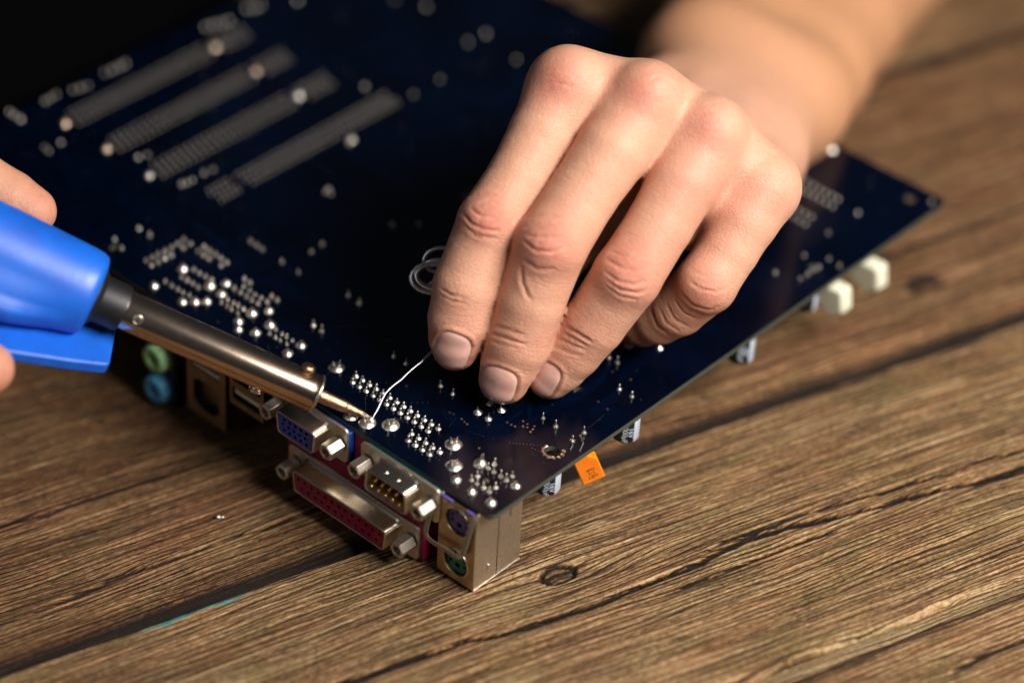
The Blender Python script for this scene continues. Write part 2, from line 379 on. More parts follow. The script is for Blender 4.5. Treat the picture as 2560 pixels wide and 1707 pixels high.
def pcb_material():
    m = mat('solder_mask', (0.0012, 0.005, 0.022), 0.22); t = NT(m); o = t.obj()
    # copper pours and tracks under the lacquer
    vor = t.n('ShaderNodeTexVoronoi', distance='MANHATTAN', feature='F1'); vor.inputs['Scale'].default_value = 75; t.l(o, vor.inputs['Vector'])
    pour = t.ramp(t.n('ShaderNodeSeparateColor').outputs[0], [(0, (0, 0, 0)), (1, (1, 1, 1))])
    sep = [x for x in t.t.nodes if x.type == 'SEPARATE_COLOR'][-1]; t.l(vor.outputs['Color'], sep.inputs[0])
    wv = t.n('ShaderNodeTexWave', wave_type='BANDS', bands_direction='DIAGONAL'); wv.inputs['Scale'].default_value = 420; wv.inputs['Distortion'].default_value = 0.0
    t.l(t.mapping(o, (1, 1, 0)), wv.inputs['Vector'])
    trk = t.ramp(wv.outputs['Fac'], [(0.45, (0, 0, 0)), (0.55, (1, 1, 1))])
    msk = t.ramp(t.noise(o, 38, 2), [(0.50, (0, 0, 0)), (0.54, (1, 1, 1))])
    tk = t.math('MULTIPLY', trk, msk)
    base = t.mix(t.math('MULTIPLY', pour, 0.75), (0.0002, 0.0022, 0.0088), (0.0002, 0.0009, 0.0034))
    base = t.mix(t.math('MULTIPLY', tk, 0.35), base, (0.0012, 0.0033, 0.015))
    dust = t.n('ShaderNodeTexVoronoi', feature='F1'); dust.inputs['Scale'].default_value = 520; t.l(o, dust.inputs['Vector'])
    dm = t.math('MULTIPLY', t.ramp(dust.outputs['Distance'], [(0.05, (1, 1, 1)), (0.11, (0, 0, 0))]), t.ramp(t.noise(o, 120, 2), [(0.56, (0, 0, 0)), (0.66, (1, 1, 1))]))
    base = t.mix(t.math('MULTIPLY', dm, 0.8), base, (0.16, 0.17, 0.21))
    t.l(base, t.b.inputs['Base Color'])
    t.l(t.ramp(t.noise(o, 60, 5), [(0.3, (0.13, 0.13, 0.13)), (0.7, (0.22, 0.22, 0.22))]), t.b.inputs['Roughness']); t.b.inputs['Specular IOR Level'].default_value = 0.35
    hh = t.math('ADD', t.math('MULTIPLY', tk, 0.5), t.math('ADD', t.math('MULTIPLY', pour, 0.6), t.math('MULTIPLY', t.noise(o, 700, 3), 0.25)))
    t.l(t.bump(hh, 0.22, 0.0001), t.b.inputs['Normal'])
    return m
PCB = pcb_material()
FIBRE = plastic('board_edge_fibreglass', (0.065, 0.075, 0.055), 0.6, 1500, 0.3, 0.3)

board = tag(empty('motherboard', (0, 0, 0)), 'dark navy computer motherboard lying upside down on the planks', 'motherboard')
Rw = np.array([[0.9995525, 0.0020888, 0.0298404], [0.0, 0.9975590, -0.0698291], [-0.0299134, 0.0697979, 0.9971126]])
Ow = np.array([0, 0, -30.35])
bt = -Rw@Ow
board.matrix_world = Matrix([list(Rw[i])+[bt[i]*MM] for i in range(3)]+[[0, 0, 0, 1]])
def l2w(p): return Rw@(np.asarray(p, float)-Ow)

# board sheet with its mounting holes
BX, BY = 216.5, 244.0
outer = rrect(BX, BY, 2.2, 5, BX/2, BY/2)
HOLE = (33.1, 7.0); HOLE2 = (58.9, 19.2)
holes = [circ(*HOLE, 2.15, 28), circ(*HOLE2, 1.9, 24), circ(28.8, 27.2, 0.65, 10), circ(157, 8, 1.9, 20), circ(209, 9, 1.9, 20), circ(8, 165, 1.9, 20), circ(155, 236, 1.9, 20), circ(10.4, 11.2, 1.35, 18)]
mb = MB(); mb.plate(outer, holes, (0, 0, 0), (1, 0, 0), (0, 1, 0), (0, 0, 1), 1.6, 0, 1, floor=False, back=False)
n = len(outer)
for i, (f, k) in enumerate(zip(mb.f, mb.m)):
    if len(f) == 4 and k == 0 and any(mb.v[j][2] < -1 for j in f): mb.m[i] = 1
mb.build('circuit_board', [PCB, FIBRE], board, smooth=30, fix=False)

# ---- solder joints
def joint_mesh(kind, seed=0):
    m = MB(); rs = np.random.RandomState(seed)
    if kind == 'pin':
        m.lathe([(0.95, 0), (0.92, 0.10), (0.70, 0.30), (0.42, 0.55), (0.28, 0.85), (0.26, 1.15), (0.33, 1.35), (0.30, 1.62), (0.14, 1.75)], n=12)
    elif kind == 'single':
        m.lathe([(0.85, 0), (0.82, 0.12), (0.62, 0.42), (0.40, 0.72), (0.25, 1.0), (0.22, 1.5), (0.30, 1.75), (0.27, 2.05), (0.12, 2.15)], n=12)
    elif kind == 'med':
        m.lathe([(1.35, 0), (1.30, 0.12), (1.0, 0.34), (0.6, 0.66), (0.30, 1.0), (0.18, 1.4), (0.13, 2.1), (0.06, 2.3)], n=14)
    elif kind == 'mound':
        m.lathe([(1.85, 0), (1.80, 0.16), (1.50, 0.62), (1.05, 1.05), (0.55, 1.34), (0.42, 1.40), (0.40, 2.0), (0.30, 2.2)], n=16)
    elif kind == 'big':
        m.lathe([(2.65, 0), (2.55, 0.18), (2.05, 0.60), (1.35, 0.98), (0.75, 1.18), (0.2, 1.22)], n=22)
        for (x, y, h, tw) in ((0.75, 0.45, 2.9, 0.35), (-0.8, -0.55, 2.2, -0.2)):
            m.tube([(x, y, 0.6), (x*1.02, y, 1.4), (x+tw*0.4, y+tw*0.2, h*0.8), (x+tw, y+tw*0.6, h)], [0.62, 0.42, 0.26, 0.14], 8)
    elif kind == 'fin':
        m.lathe([(1.95, 0), (1.88, 0.18), (1.55, 0.7), (1.1, 1.2), (0.5, 1.5)], n=18)
        m.loops([[(1.2, -0.42, 0.5), (1.2, 0.42, 0.5), (-0.6, 0.5, 0.5), (-0.6, -0.5, 0.5)], [(1.0, -0.4, 1.6), (1.0, 0.4, 1.6), (-0.1, 0.45, 1.6), (-0.1, -0.45, 1.6)], [(1.0, -0.22, 3.1), (1.0, 0.22, 3.1), (0.5, 0.22, 3.1), (0.5, -0.22, 3.1)]])
    elif kind == 'small':
        m.lathe([(0.78, 0), (0.74, 0.12), (0.5, 0.45), (0.34, 0.8), (0.30, 1.2), (0.12, 1.4)], n=10)
    elif kind == 'via':
        m.lathe([(0.36, 0), (0.34, 0.09), (0.2, 0.13), (0.05, 0.11)], n=10)
    elif kind == 'pad':
        m.lathe([(0.5, 0), (0.47, 0.13), (0.30, 0.20), (0.22, 0.10)], n=12)
    P = np.array(m.v); P[:, :2] *= 1+0.05*(rs.rand(len(P), 2)-0.5); m.v = [tuple(p) for p in P]
    return m
JM = {}
def solder(kind, pts, material, name='solder_joint', scale=1.0, jit=0.12, label=None, turn=None):
    key = (kind, material.name)
    for (x, y) in pts:
        v = random.randrange(3)
        if (key, v) not in JM:
            o = joint_mesh(kind, v).build(name, material, board, smooth=50); JM[(key, v)] = o.data
        else:
            o = bpy.data.objects.new(name, JM[(key, v)]); COL.objects.link(o); o.parent = board
        s = scale*(1+jit*(random.random()-0.5)*2)
        o.location = (x*MM, y*MM, 0.0); o.scale = (s, s, s*(0.9+0.3*random.random()))
        o.rotation_euler = (random.uniform(-.06, .06), random.uniform(-.06, .06), turn if turn is not None else random.uniform(0, 6.28))
single=[(31.3,68.4),(31.4,63.5),(31.3,49.3),(31.2,44.3),(42.0,18.6),(41.8,13.5),(45.6,5.9),(40.5,5.9),(14.4,14.6),(17.0,14.6),(14.4,12.5),(9.8,14.5),(7.3,14.5),(7.3,12.4),(14.4,9.8),(16.9,7.6),(14.3,7.6),(7.4,9.9),(9.9,7.6),(7.2,7.6),(76.8,23.5),(76.8,20.2),(67.9,11.8),(68.0,7.0),(24.6,95.4),(24.5,91.8),(42.4,98.5),(42.2,93.5)]
med=[(30.4,33.6),(30.4,29.4),(36.0,29.5),(85.4,23.2),(91.2,16.0)]
big=[(4.1,52.6),(8.2,47.1),(15.0,28.7),(15.5,76.5),(2.8,57.9),(8.4,22.3)]
fin=[(14.2,17.6),(4.2,17.7)]
mound=[(3.4,10.9),(4.1,4.1),(14.4,4.1),(3.4,142.7),(15.4,142.9),(15.6,130.9),(20.0,128.5),(4.3,131.0),(7.0,128.3),(9.6,125.9),(15.3,125.6),(15.4,112.2),(19.9,109.6),(9.7,112.2),(7.1,109.6),(9.7,104.7),(15.5,104.6),(15.2,91.0),(9.7,91.2),(212.4,43.9)]
small=[(7.3,141.8),(7.3,138.9),(7.4,136.3),(7.5,134.0),(7.9,131.7),(12.3,140.1),(12.5,137.7),(12.6,135.2),(12.5,132.7),(17.7,140.3),(17.6,137.7),(17.8,135.2),(18.1,132.8),(19.9,124.7),(20.0,122.1),(19.9,119.4),(19.9,117.0),(20.0,114.4),(22.8,123.6),(22.7,120.9),(22.5,118.3),(22.6,115.8),(22.5,113.0),(25.5,126.3),(25.4,123.6),(25.4,114.1),(25.4,111.6),(14.9,122.4),(15.0,119.9),(15.0,117.8),(15.0,115.4),(12.4,122.5),(12.3,119.9),(12.3,118.0),(12.4,115.4),(15.1,101.6),(15.0,98.9),(15.0,96.9),(15.1,94.5),(12.4,101.5),(12.4,99.0),(12.4,97.0),(12.6,94.5),(9.8,150.8),(12.4,150.7),(15.1,150.7),(17.6,150.4),(10.2,153.9),(12.7,153.7),(15.2,153.8),(17.8,153.6),(20.5,153.5),(23.1,153.6),(25.7,153.7),(22.9,150.8),(25.9,150.9),(27.5,146.4),(27.5,143.9),(27.5,141.3),(27.5,138.8),(27.4,136.0),(24.9,146.3),(24.7,143.6),(24.7,141.1),(25.0,136.1),(19.7,167.7),(19.7,162.7),(40.0,138.8),(39.9,136.0),(39.9,133.4),(49.8,122.0),(54.9,122.3),(39.7,124.5),(39.7,117.3),(10.5,168.6),(9.1,163.7),(76.4,141.9),(75.8,139.6),(78.1,114.7),(84.1,108.9),(32.0,242.1),(32.3,244.8),(32.1,239.0),(44.5,241.5),(47.1,241.7),(49.7,242.0),(55.5,240.3),(58.1,239.5),(60.9,239.0),(69.8,240.8),(72.9,240.5),(76.1,240.3),(78.6,240.4),(113.7,238.7),(116.3,237.8),(119.0,236.9),(122.1,236.5),(132.2,237.8),(134.5,236.5),(136.8,236.0),(148.8,229.8),(174.1,207.1),(178.6,196.1),(27.2,221.6),(26.9,218.9),(32.8,219.9),(45.2,196.5),(48.4,195.6),(45.0,175.9),(47.0,175.4),(49.3,175.3),(54.4,175.5),(57.9,175.0),(99.8,155.5),(75.2,141.5),(77.1,141.7),(127.0,175.2),(135.6,160.9),(207.3,47.6),(190.1,16.1),(174.6,16.2),(159.4,14.0),(149.1,7.5),(152.5,7.4),(155.3,7.5),(158.0,7.1),(163.7,7.6),(163.0,2.8),(145.9,14.9),(212.2,3.1),(172.4,170.4),(181.2,170.1),(176.6,151.9),(148.8,161.2)]
via=[(24.5,39.2),(24.8,38.0),(24.9,34.9),(24.6,33.5),(24.4,32.2),(24.2,56.3),(19.1,22.6),(33.2,24.7),(33.3,23.2),(33.5,21.9),(36.9,21.8),(36.8,20.0),(35.2,20.3),(35.7,19.1),(37.6,18.0),(36.2,17.4),(34.9,17.1),(72.6,18.5),(73.8,12.5),(59.2,12.4),(58.6,8.3)]
hring=[(35.4,4.7),(33.9,3.9),(32.4,3.9),(31.1,4.8)]

grid = [(16.9, 69.75-2.775*k) for k in range(13)]+[(14.05, 68.35-2.775*k) for k in range(12)]+[(9.75, 40.25-2.775*k) for k in range(5)]+[(6.9, 38.85-2.775*k) for k in range(4)]
solder('pin', grid, SOLDER, jit=0.06)
solder('single', single, SOLDER); solder('med', med, SOLDER); solder('mound', mound, SOLDER, scale=0.90)
solder('big', big[:3]+big[5:], SOLDER, turn=2.3, jit=0.04); solder('big', big[3:5], SOLDER, scale=0.95)
solder('fin', fin, SOLDER, turn=-0.7); solder('small', small, SOLDER, scale=0.88)
solder('via', via, COPPER, 'via', scale=1.15); solder('pad', hring, COPPER, 'ring_pad', scale=1.15)
# blob of excess solder spread round the left of the mounting hole
m = MB(); vs = []
for k in range(15):
    a = math.radians(75+k*10.5); w = 1.0+0.28*math.sin(k*2.3)
    for (rr, z) in ((2.25, 0.01), (2.35, 0.22), (2.2+w*0.6, 0.30), (2.2+w, 0.16), (2.28+w, 0.01)):
        vs.append((HOLE[0]+rr*math.cos(a), HOLE[1]+rr*math.sin(a), z))
fs = [(i*5+j, i*5+j+1, (i+1)*5+j+1, (i+1)*5+j) for i in range(14) for j in range(4)]
m.add(vs, fs); m.build('hole_ring', COPPER, board, smooth=60)
m = MB().lathe([(0.55, -0.2), (0.5, 0.25), (0.2, 0.35)], org=(10.4, 11.2, -0.3), n=14); m.build('locating_peg', BRASSY, board)
m = MB().box((-0.95, -0.95, 0), (0.95, 0.95, 0.35)); o = m.build('square_pad', SOLDER, board, bevel=0.25); o.location = (35.7*MM, 33.7*MM, 0); o.rotation_euler[2] = 0.15

# rows of slot pins, too small to pick apart
def pin_rows(name, rows, mt=None, k=1.0):
    m = MB()
    for (x, y) in rows: m.lathe([(0.40*k, 0), (0.37*k, 0.1), (0.25*k, 0.45), (0.22*k, 0.8), (0.08*k, 0.95)], org=(x, y, 0), n=6)
    return tag(m.build(name, mt or DIMMED, board, smooth=60), None, kind='stuff')
for k in range(3):
    yc = 186.8+20.32*k
    rows = [(44.0+1.27*i+(0.63 if j % 2 else 0), yc+(-3.6, -1.2, 1.2, 3.6)[j]) for i in range(62) if i not in (48, 49, 50) for j in range(4) if (i+(j > 1)) % 2 == 0]
    pin_rows('expansion_slot_pins', rows)
    solder('mound', [(41.0, yc), (41.0+66.3, yc)], COPPER if k else SOLDER, 'slot_peg', scale=0.85)
pin_rows('graphics_slot_pins', [(48+1.0*i, 164.3+(-3.6, -1.2, 1.2, 3.6)[j]) for i in range(82) if not 10 <= i <= 12 for j in range(4) if (i+j) % 2 == 0])
solder('mound', [(102, 156.5)], SOLDER, 'slot_peg', scale=0.8)
pin_rows('memory_slot_pins', [(x+dx, 24+1.27*2*i+(1.2 if dx else 0)) for x in (173, 187) for dx in (0, 4.6) for i in range(46)], SOLDER, 1.7)
pin_rows('processor_socket_pins', [(105+1.9*i, 62+1.9*j) for i in range(26) for j in range(26) if not (8 < i < 17 and 8 < j < 17)])
# strings of tiny vias along the buses
vm = MB(); rs = np.random.RandomState(4)
for _ in range(46):
    x0, y0 = rs.uniform(6, 205), rs.uniform(4, 235); a = rs.choice([0, math.pi/4, math.pi/2, 0.6, -math.pi/4]); k = rs.randint(3, 11); st = rs.choice([0.9, 1.2, 1.6])
    for j in range(k): vm.lathe([(0.13, 0.0), (0.11, 0.03), (0.05, 0.02)], org=(x0+math.cos(a)*st*j, y0+math.sin(a)*st*j, 0), n=5)
for (x0, y0, a, k) in ((22, 30, -1.2, 9), (27, 18, -0.9, 12), (30, 12, -1.4, 8), (48, 6.5, 0.1, 9), (20, 35, 0.3, 6)):
    for j in range(k): vm.lathe([(0.12, 0.0), (0.10, 0.03), (0.05, 0.02)], org=(x0+math.cos(a)*1.0*j, y0+math.sin(a)*1.0*j, 0), n=5)
tag(vm.build('tiny_vias', SOLDER, board, smooth=60, fix=False), None, kind='stuff')

# faint copper tracks under the lacquer, bundles that run and turn together
TRACK = mat('lacquered_track', (0.0005, 0.0036, 0.0155), 0.18)
tm = MB(); rs = np.random.RandomState(12)
def ribbon(pts, w):
    P = np.array(pts, float); vs = []
    for i in range(len(P)):
        d = P[min(i+1, len(P)-1)]-P[max(i-1, 0)]; d /= np.linalg.norm(d)+1e-9; n_ = np.array([-d[1], d[0]])
        for sgn in (-1, 1): q = P[i]+n_*w*sgn; vs.append((q[0], q[1], 0.035))
    tm.add(vs, [(2*i, 2*i+2, 2*i+3, 2*i+1) for i in range(len(P)-1)])
bundles = [((44, 22), 7, [(9, -5), (14, 0), (8, 6)]), ((22, 40), 6, [(0, -10), (6, -6), (9, 0)]), ((52, 9), 6, [(12, 0), (6, 5), (18, 0)]), ((24, 60), 8, [(10, 0), (6, -6), (0, -12)]), ((22, 24), 5, [(5, -3), (4, -7), (0, -6)])]
for _ in range(26): bundles.append(((rs.uniform(22, 190), rs.uniform(8, 225)), rs.randint(3, 8), [tuple(rs.choice([-1, 0, 1], 2)*rs.uniform(6, 20)) for _k in range(3)]))
for (st, k, steps) in bundles:
    for j in range(k):
        p = np.array(st, float)+np.array([0.55, 0.55])*j; pts = [p.copy()]
        for q in steps: p = p+np.array(q, float)*(1+0.02*j); pts.append(p.copy())
        if all(3 < a[0] < BX-3 and 3 < a[1] < BY-3 for a in pts): ribbon(pts, 0.13)
tag(tm.build('copper_tracks', TRACK, board, smooth=0, fix=False), None, kind='stuff')

# ---- ports on the rear edge
X_, Y_, Z_ = np.eye(3)
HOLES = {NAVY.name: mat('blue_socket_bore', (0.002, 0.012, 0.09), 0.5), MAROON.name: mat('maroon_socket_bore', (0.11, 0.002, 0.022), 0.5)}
def dshape(w, h, wide_up, slope=0.8, r=1.7):
    a, b = (w/2, w/2-slope) if wide_up else (w/2-slope, w/2)
    return round_poly([(a, h/2), (-a, h/2), (-b, -h/2), (b, -h/2)], r, 4)
def YZ(poly, yc, zc, x): return [(x, yc+p[0], zc+p[1]) for p in poly]
def hexscrew(parent, y, z, x0, x1, twist=0.0):
    m = MB(); R = 2.72; org = (x0, y, z); L = x0-x1
    prof = [(R, 0), (R, L-0.35), (R*0.9, L), (1.45, L), (1.35, L-0.25), (1.3, L-4.0)]
    m.lathe(prof[:3], org, (-1, 0, 0), 6, hint=(0, math.sin(twist), math.cos(twist)), caps=False)
    f = m
    # front annulus and threaded bore
    n6 = 24; xa, ya, _ = frame((-1, 0, 0), (0, math.sin(twist), math.cos(twist)))
    hexp = []
    for k in range(n6):
        t = 2*math.pi*k/n6; s6 = (t+math.pi/6) % (math.pi/3)-math.pi/6
        t6 = (t % (math.pi/3))-math.pi/6; hexp.append((R*0.9*math.cos(math.pi/6)/math.cos(t6), t))
    ring = lambda rad, d: [np.array(org)+np.array((-1, 0, 0))*d+rad*(math.cos(2*math.pi*k/n6)*xa+math.sin(2*math.pi*k/n6)*ya) for k in range(n6)]
    hx = [np.array(org)+np.array((-1, 0, 0))*L+rr*(math.cos(t)*xa+math.sin(t)*ya) for rr, t in hexp]
    m.loops([hx, ring(1.55, L), ring(1.35, L-0.25)], 0, False, False)
    thr = [ring(1.35 if k % 2 else 1.16, L-0.3-0.28*k) for k in range(12)]
    m.loops(thr, 0, False, True)
    return m.build('jackscrew', SCREW, parent, smooth=28, bevel=0.12)
def dsub(name, yc, zc, fx, sx, flange_w, shell_w, screws, sx1, wide_up, insert_mat, body_mat, male=False, pins=(0, 0), body=None, holes_lab=None):
    t = empty(name, (0, 0, 0), board)
    fl = MB(); fl.plate(rrect(flange_w, 12.4, 1.6, 4), [], (fx, yc, zc), Y_, Z_, -X_, 0.9)
    fl.build('flange', NICKEL_RAW, t, smooth=30, bevel=0.22)
    D = dshape(shell_w, 8.2, wide_up); S = MB()
    ls = [YZ(inset(D, -1.1), yc, zc, fx+0.05), YZ(inset(D, -0.45), yc, zc, fx-0.35), YZ(D, yc, zc, fx-1.0), YZ(D, yc, zc, sx+0.5), YZ(inset(D, 0.16), yc, zc, sx+0.12), YZ(inset(D, 0.42), yc, zc, sx), YZ(inset(D, 0.62), yc, zc, sx+0.12), YZ(inset(D, 0.66), yc, zc, sx+(5.4 if male else 1.2))]
    S.loops(ls, 0, False, False)
    S.build('shell', NICKEL, t, smooth=60)
    inner = inset(D, 0.64 if male else 0.58)
    hl = []; I = MB()
    if not male:
        for (py, pz, pr) in pins: hl.append(circ(py, pz, pr, 10))
        I.plate(inner, hl, (sx+0.25, yc, zc), Y_, Z_, -X_, 4.5, 0, 1, hole_depth=2.6)
        I.build('socket_insert', [insert_mat, HOLES[insert_mat.name]], t, smooth=30)
    else:
        I.plate(inner, [], (fx-0.8, yc, zc), Y_, Z_, -X_, 0.6); I.build('socket_insert', [BLACK], t)
        for (py, pz, pr) in pins:
            MB().lathe([(pr, 0), (pr, 4.6), (pr*0.75, 5.0), (pr*0.3, 5.2)], (fx-0.8, yc+py, zc+pz), (-1, 0, 0), 10).build('contact_pin', GOLD, t)
    for sy in screws: hexscrew(t, sy, zc, fx-0.5, sx1, random.uniform(-.3, .3))
    if body: b = MB(); [b.box(*q) for q in body]; b.build('port_housing', body_mat, t, bevel=0.3)
    return t
vp = [(x, z, 0.62) for z, o in ((2.0, 0.0), (0.0, 0.55), (-2.0, 0.0)) for x in [o+2.29*(k-2) for k in range(5)]]
dsub('video_port', 69.5, -6.5, -2.4, -8.4, 30.8, 16.4, (57.0, 82.0), -8.5, True, NAVY, NAVY, pins=vp,
     body=[((-1.45, 54.0, -12.9), (1.2, 85.0, -1.7)), ((1.2, 55.5, -12.4), (12, 83.5, -1.65))])
sp = [(2.77*(k-1.5), 1.42, 0.52) for k in range(4)]+[(2.77*(k-2), -1.42, 0.52) for k in range(5)]
so = dsub('serial_port', 33.2, -6.5, -2.4, -8.3, 30.8, 17.0, (20.7, 45.7), -8.5, False, BLACK, TEAL, male=True, pins=sp,
          body=[((-1.45, 18.6, -12.2), (11, 47.8, -1.65))])
for dy in (2.6, -2.1):
    MB().lathe([(0.95, 0), (0.85, 0.22), (0.5, 0.42), (0.1, 0.5)], (-5.3, 33.2+dy, -6.5+4.08), (0, 0, 1), 16).build('shell_dimple', NICKEL, so)
pp = [(2.77*(k-6), 1.42, 0.62) for k in range(13)]+[(2.77*(k-5.5), -1.42, 0.62) for k in range(12)]
po = dsub('parallel_port', 51.0, -24.6, -2.9, -8.9, 53.0, 38.6, (27.4, 74.5), -9.0, True, MAROON, MAROON, pins=pp,
          body=[((-1.95, 23.0, -30.4), (13.5, 79.0, -13.3)), ((0.2, 48.2, -13.3), (13.4, 53.7, -1.7))])
m = MB()   # moulded corner mark and hole on the maroon riser
m.box((0.02, 49.6, -5.2), (0.25, 49.9, -3.2)); m.box((0.02, 49.9, -5.2), (0.25, 51.0, -4.9)); m.build('moulded_mark', mat('pale_print', (0.5, 0.36, 0.36), 0.5), po)
MB().lathe([(0.9, 0), (0.9, 0.3)], (0.25, 50.7, -8.6), (-1, 0, 0), 14).build('moulded_hole', DARK, po)

# keyboard and mouse port block
ps = empty('keyboard_mouse_port', (0, 0, 0), board)
x0, x1, y0, y1, z0, z1 = -1.4, 18.4, 4.35, 18.35, -30.05, -1.65
yc = 11.2; ZS = (-8.1, -23.3)
m = MB(); m.plate([(y1, z1), (y0, z1), (y0, z0), (y1, z0)], [circ(yc, z, 4.75, 36) for z in ZS], (x0, 0, 0), Y_, Z_, -X_, 0.5, 0, floor=False, hole_depth=1.5, back=False)
m.box((x0+0.5, y0, z0), (x0+1.2, y1, z0+0.5)); m.build('face_plate', BRASSY, ps, smooth=25)
m = MB(); m.box((x0+0.1, y0-0.02, z0), (8.3, y0+0.5, z1)); m.build('side_plate', NICKEL_RAW, ps, bevel=0.15)
m = MB(); m.box((8.75, y0+0.05, z0), (x1, y0+0.5, z1)); m.build('rear_side_plate', NICKEL_RAW, ps, bevel=0.15)
m = MB(); m.box((x0+0.3, y1-0.5, z0), (x1, y1, z1)); m.box((x0+0.6, y0+0.3, z0+0.01), (x1, y1-0.5, z0+0.5)); m.box((x0+0.3, y0-0.25, z0-0.02), (x1, y0+0.02, z0+0.18)); m.build('shield', NICKEL_RAW, ps, bevel=0.1)
for (px, pz, L) in ((4.0, -5.2, 2.6), (4.3, -24.5, 2.4), (13.0, -8.0, 4.6)):
    MB().box((px, y0-0.5, pz-L/2), (px+0.7, y0+0.1, pz+L/2)).build('stamped_rib', SOLDER, ps, bevel=0.28, seg=3)
for z, mt in zip(ZS, (PURPLE, GREEN)):
    # bright rolled lip round each opening
    ring = [[(x0-0.05+0.35*math.cos(b)*-1, yc+(4.75+0.28*math.sin(b))*math.cos(2*math.pi*k/40), z+(4.75+0.28*math.sin(b))*math.sin(2*math.pi*k/40)) for k in range(40)] for b in [i*math.pi/5 for i in range(-1, 7)]]
    m = MB(); m.loops(ring, 0, False, False); m.build('lip', NICKEL, ps, smooth=70)
    hl = [circ(r_*math.cos(a), r_*math.sin(a), 0.55, 9) for r_, a in [(2.9, math.radians(d)) for d in (20, 160, 70, 110, -20, 200)]]+[[(-0.8, -2.4), (0.8, -2.4), (0.8, -0.9), (-0.8, -0.9)]]
    s = MB(); s.plate(circ(0, 0, 4.3, 32), hl, (x0+0.75, yc, z), Y_, Z_, -X_, 5, 0, 1, hole_depth=2.5)
    s.build('round_socket', [mt, DARK], ps, smooth=30)
    bz = -2.0 if z > -15 else -16.2
m = MB(); m.box((x0+0.7, y0+0.7, z0+0.6), (x1-0.5, y1-0.7, z1)); 
m = MB(); m.box((x0-0.35, 5.2, -2.6), (x0+0.6, 8.2, -1.62)); m.box((x0-0.35, 13.4, -2.6), (x0+0.6, 17.9, -1.62)); m.build('plastic_tab', PURPLE, ps, bevel=0.1)
m = MB(); m.box((x0-0.1, 18.7, -2.4), (x0+1.2, 20.6, -1.62)); m.build('teal_tab', TEAL, ps, bevel=0.1)
m = MB(); m.box((x0+6, y0+0.55, z0+0.55), (x1-0.3, y1-0.55, z1)); m.build('inner_block', BLACK, ps)
# bent spring strip hooked in front of the block
P5 = [(-3.0, 19.5, -2.6), (-3.6, 20.6, -5.5), (-5.0, 21.0, -11.0), (-6.0, 20.9, -15.0), (-6.2, 19.6, -17.4), (-6.2, 16.5, -18.8), (-6.2, 12.6, -19.9), (-6.2, 10.4, -20.6), (-6.0, 9.0, -19.0), (-5.0, 7.9, -14.0), (-3.6, 6.9, -8.0), (-2.2, 6.0, -3.0)]
def smooth_path(P, k=6):
    P = np.array(P, float); out = []
    for i in range(len(P)-1):
        p0, p1, p2, p3 = P[max(i-1, 0)], P[i], P[i+1], P[min(i+2, len(P)-1)]
        for j in range(k):
            t = j/k; out.append(0.5*((2*p1)+(-p0+p2)*t+(2*p0-5*p1+4*p2-p3)*t*t+(-p0+3*p1-3*p2+p3)*t**3))
    out.append(P[-1]); return out
STRIP = mat('beige_strip', (0.26, 0.21, 0.14), 0.6); 
P5 = [(-2.6, 19.4, -3.6), (-2.8, 20.2, -7.5), (-3.2, 21.2, -14.5), (-3.4, 21.3, -17.6), (-3.5, 19.8, -18.9), (-3.5, 16.5, -18.9), (-3.5, 12.6, -18.6), (-3.4, 9.4, -18.6), (-3.0, 7.7, -17.2), (-2.8, 6.6, -12.5), (-2.4, 5.6, -6.5), (-1.6, 4.9, -2.2)]
pth = smooth_path(P5, 6); lo_, hi_ = [], []
m = MB(); cen = np.array([0, 12.5, -10]); ring = []
for i, p in enumerate(pth):
    d_ = nrm(pth[min(i+1, len(pth)-1)]-pth[max(i-1, 0)]); w_ = nrm(np.cross(d_, X_)); ring.append([p+w_*0.8-X_*0.12, p-w_*0.8-X_*0.12, p-w_*0.8+X_*0.12, p+w_*0.8+X_*0.12])
m.loops(ring); m.build('spring_strip', STRIP, ps, smooth=40)

# stacked network / usb ports, single usb, audio jacks further along the edge
def port_block(name, y0, y1, z0, x0, x1, openings, material):
    t = empty(name, (0, 0, 0), board); w = y1-y0; h = -1.65-z0; cy = (y0+y1)/2; cz = (z0-1.65)/2
    m = MB(); m.plate([(w/2, h/2), (-w/2, h/2), (-w/2, -h/2), (w/2, -h/2)], [[(a*1.0, b*1.0) for a, b in q] for q in openings], (x0, cy, cz), Y_, Z_, -X_, 3, 0, 1, hole_depth=9)
    m.box((x0+0.05, y0, z0), (x1, y0+0.4, -1.65)); m.box((x0+0.05, y1-0.4, z0), (x1, y1, -1.65)); m.box((x0+0.06, y0+0.3, z0), (x1, y1-0.3, z0+0.4))
    m.build('port_shield', [material, DARK], t, smooth=25, bevel=0.15)
    return t
lan = [[(-5.6, -9.5), (-5.6, -2.0), (-3, -0.6), (3, -0.6), (5.6, -2.0), (5.6, -9.5), (3.2, -11.5), (-3.2, -11.5)][::-1], [(-6, 3.2), (6, 3.2), (6, 7.0), (-6, 7.0)], [(-6, 8.6), (6, 8.6), (6, 12.6), (-6, 12.6)]]
t = port_block('network_port', 104.5, 121.5, -31.0, -3.2, 14, lan, SHADED_SHIELD)
MB().box((-2.6, 107.2, -13.4), (6, 118.9, -11.6)).build('usb_tongue', WHITE, t)
t = port_block('usb_port', 88.0, 102.5, -17.5, -3.2, 14, [[(-6, 1.2), (6, 1.2), (6, 5.6), (-6, 5.6)], [(-6, -5.6), (6, -5.6), (6, -1.2), (-6, -1.2)]], SHADED_SHIELD)
for zz in (-6.5, -13.0): MB().box((-2.4, 89.6, zz-0.5), (6, 100.9, zz+0.9)).build('usb_tongue', WHITE, t)
au = empty('audio_port', (0, 0, 0), board)
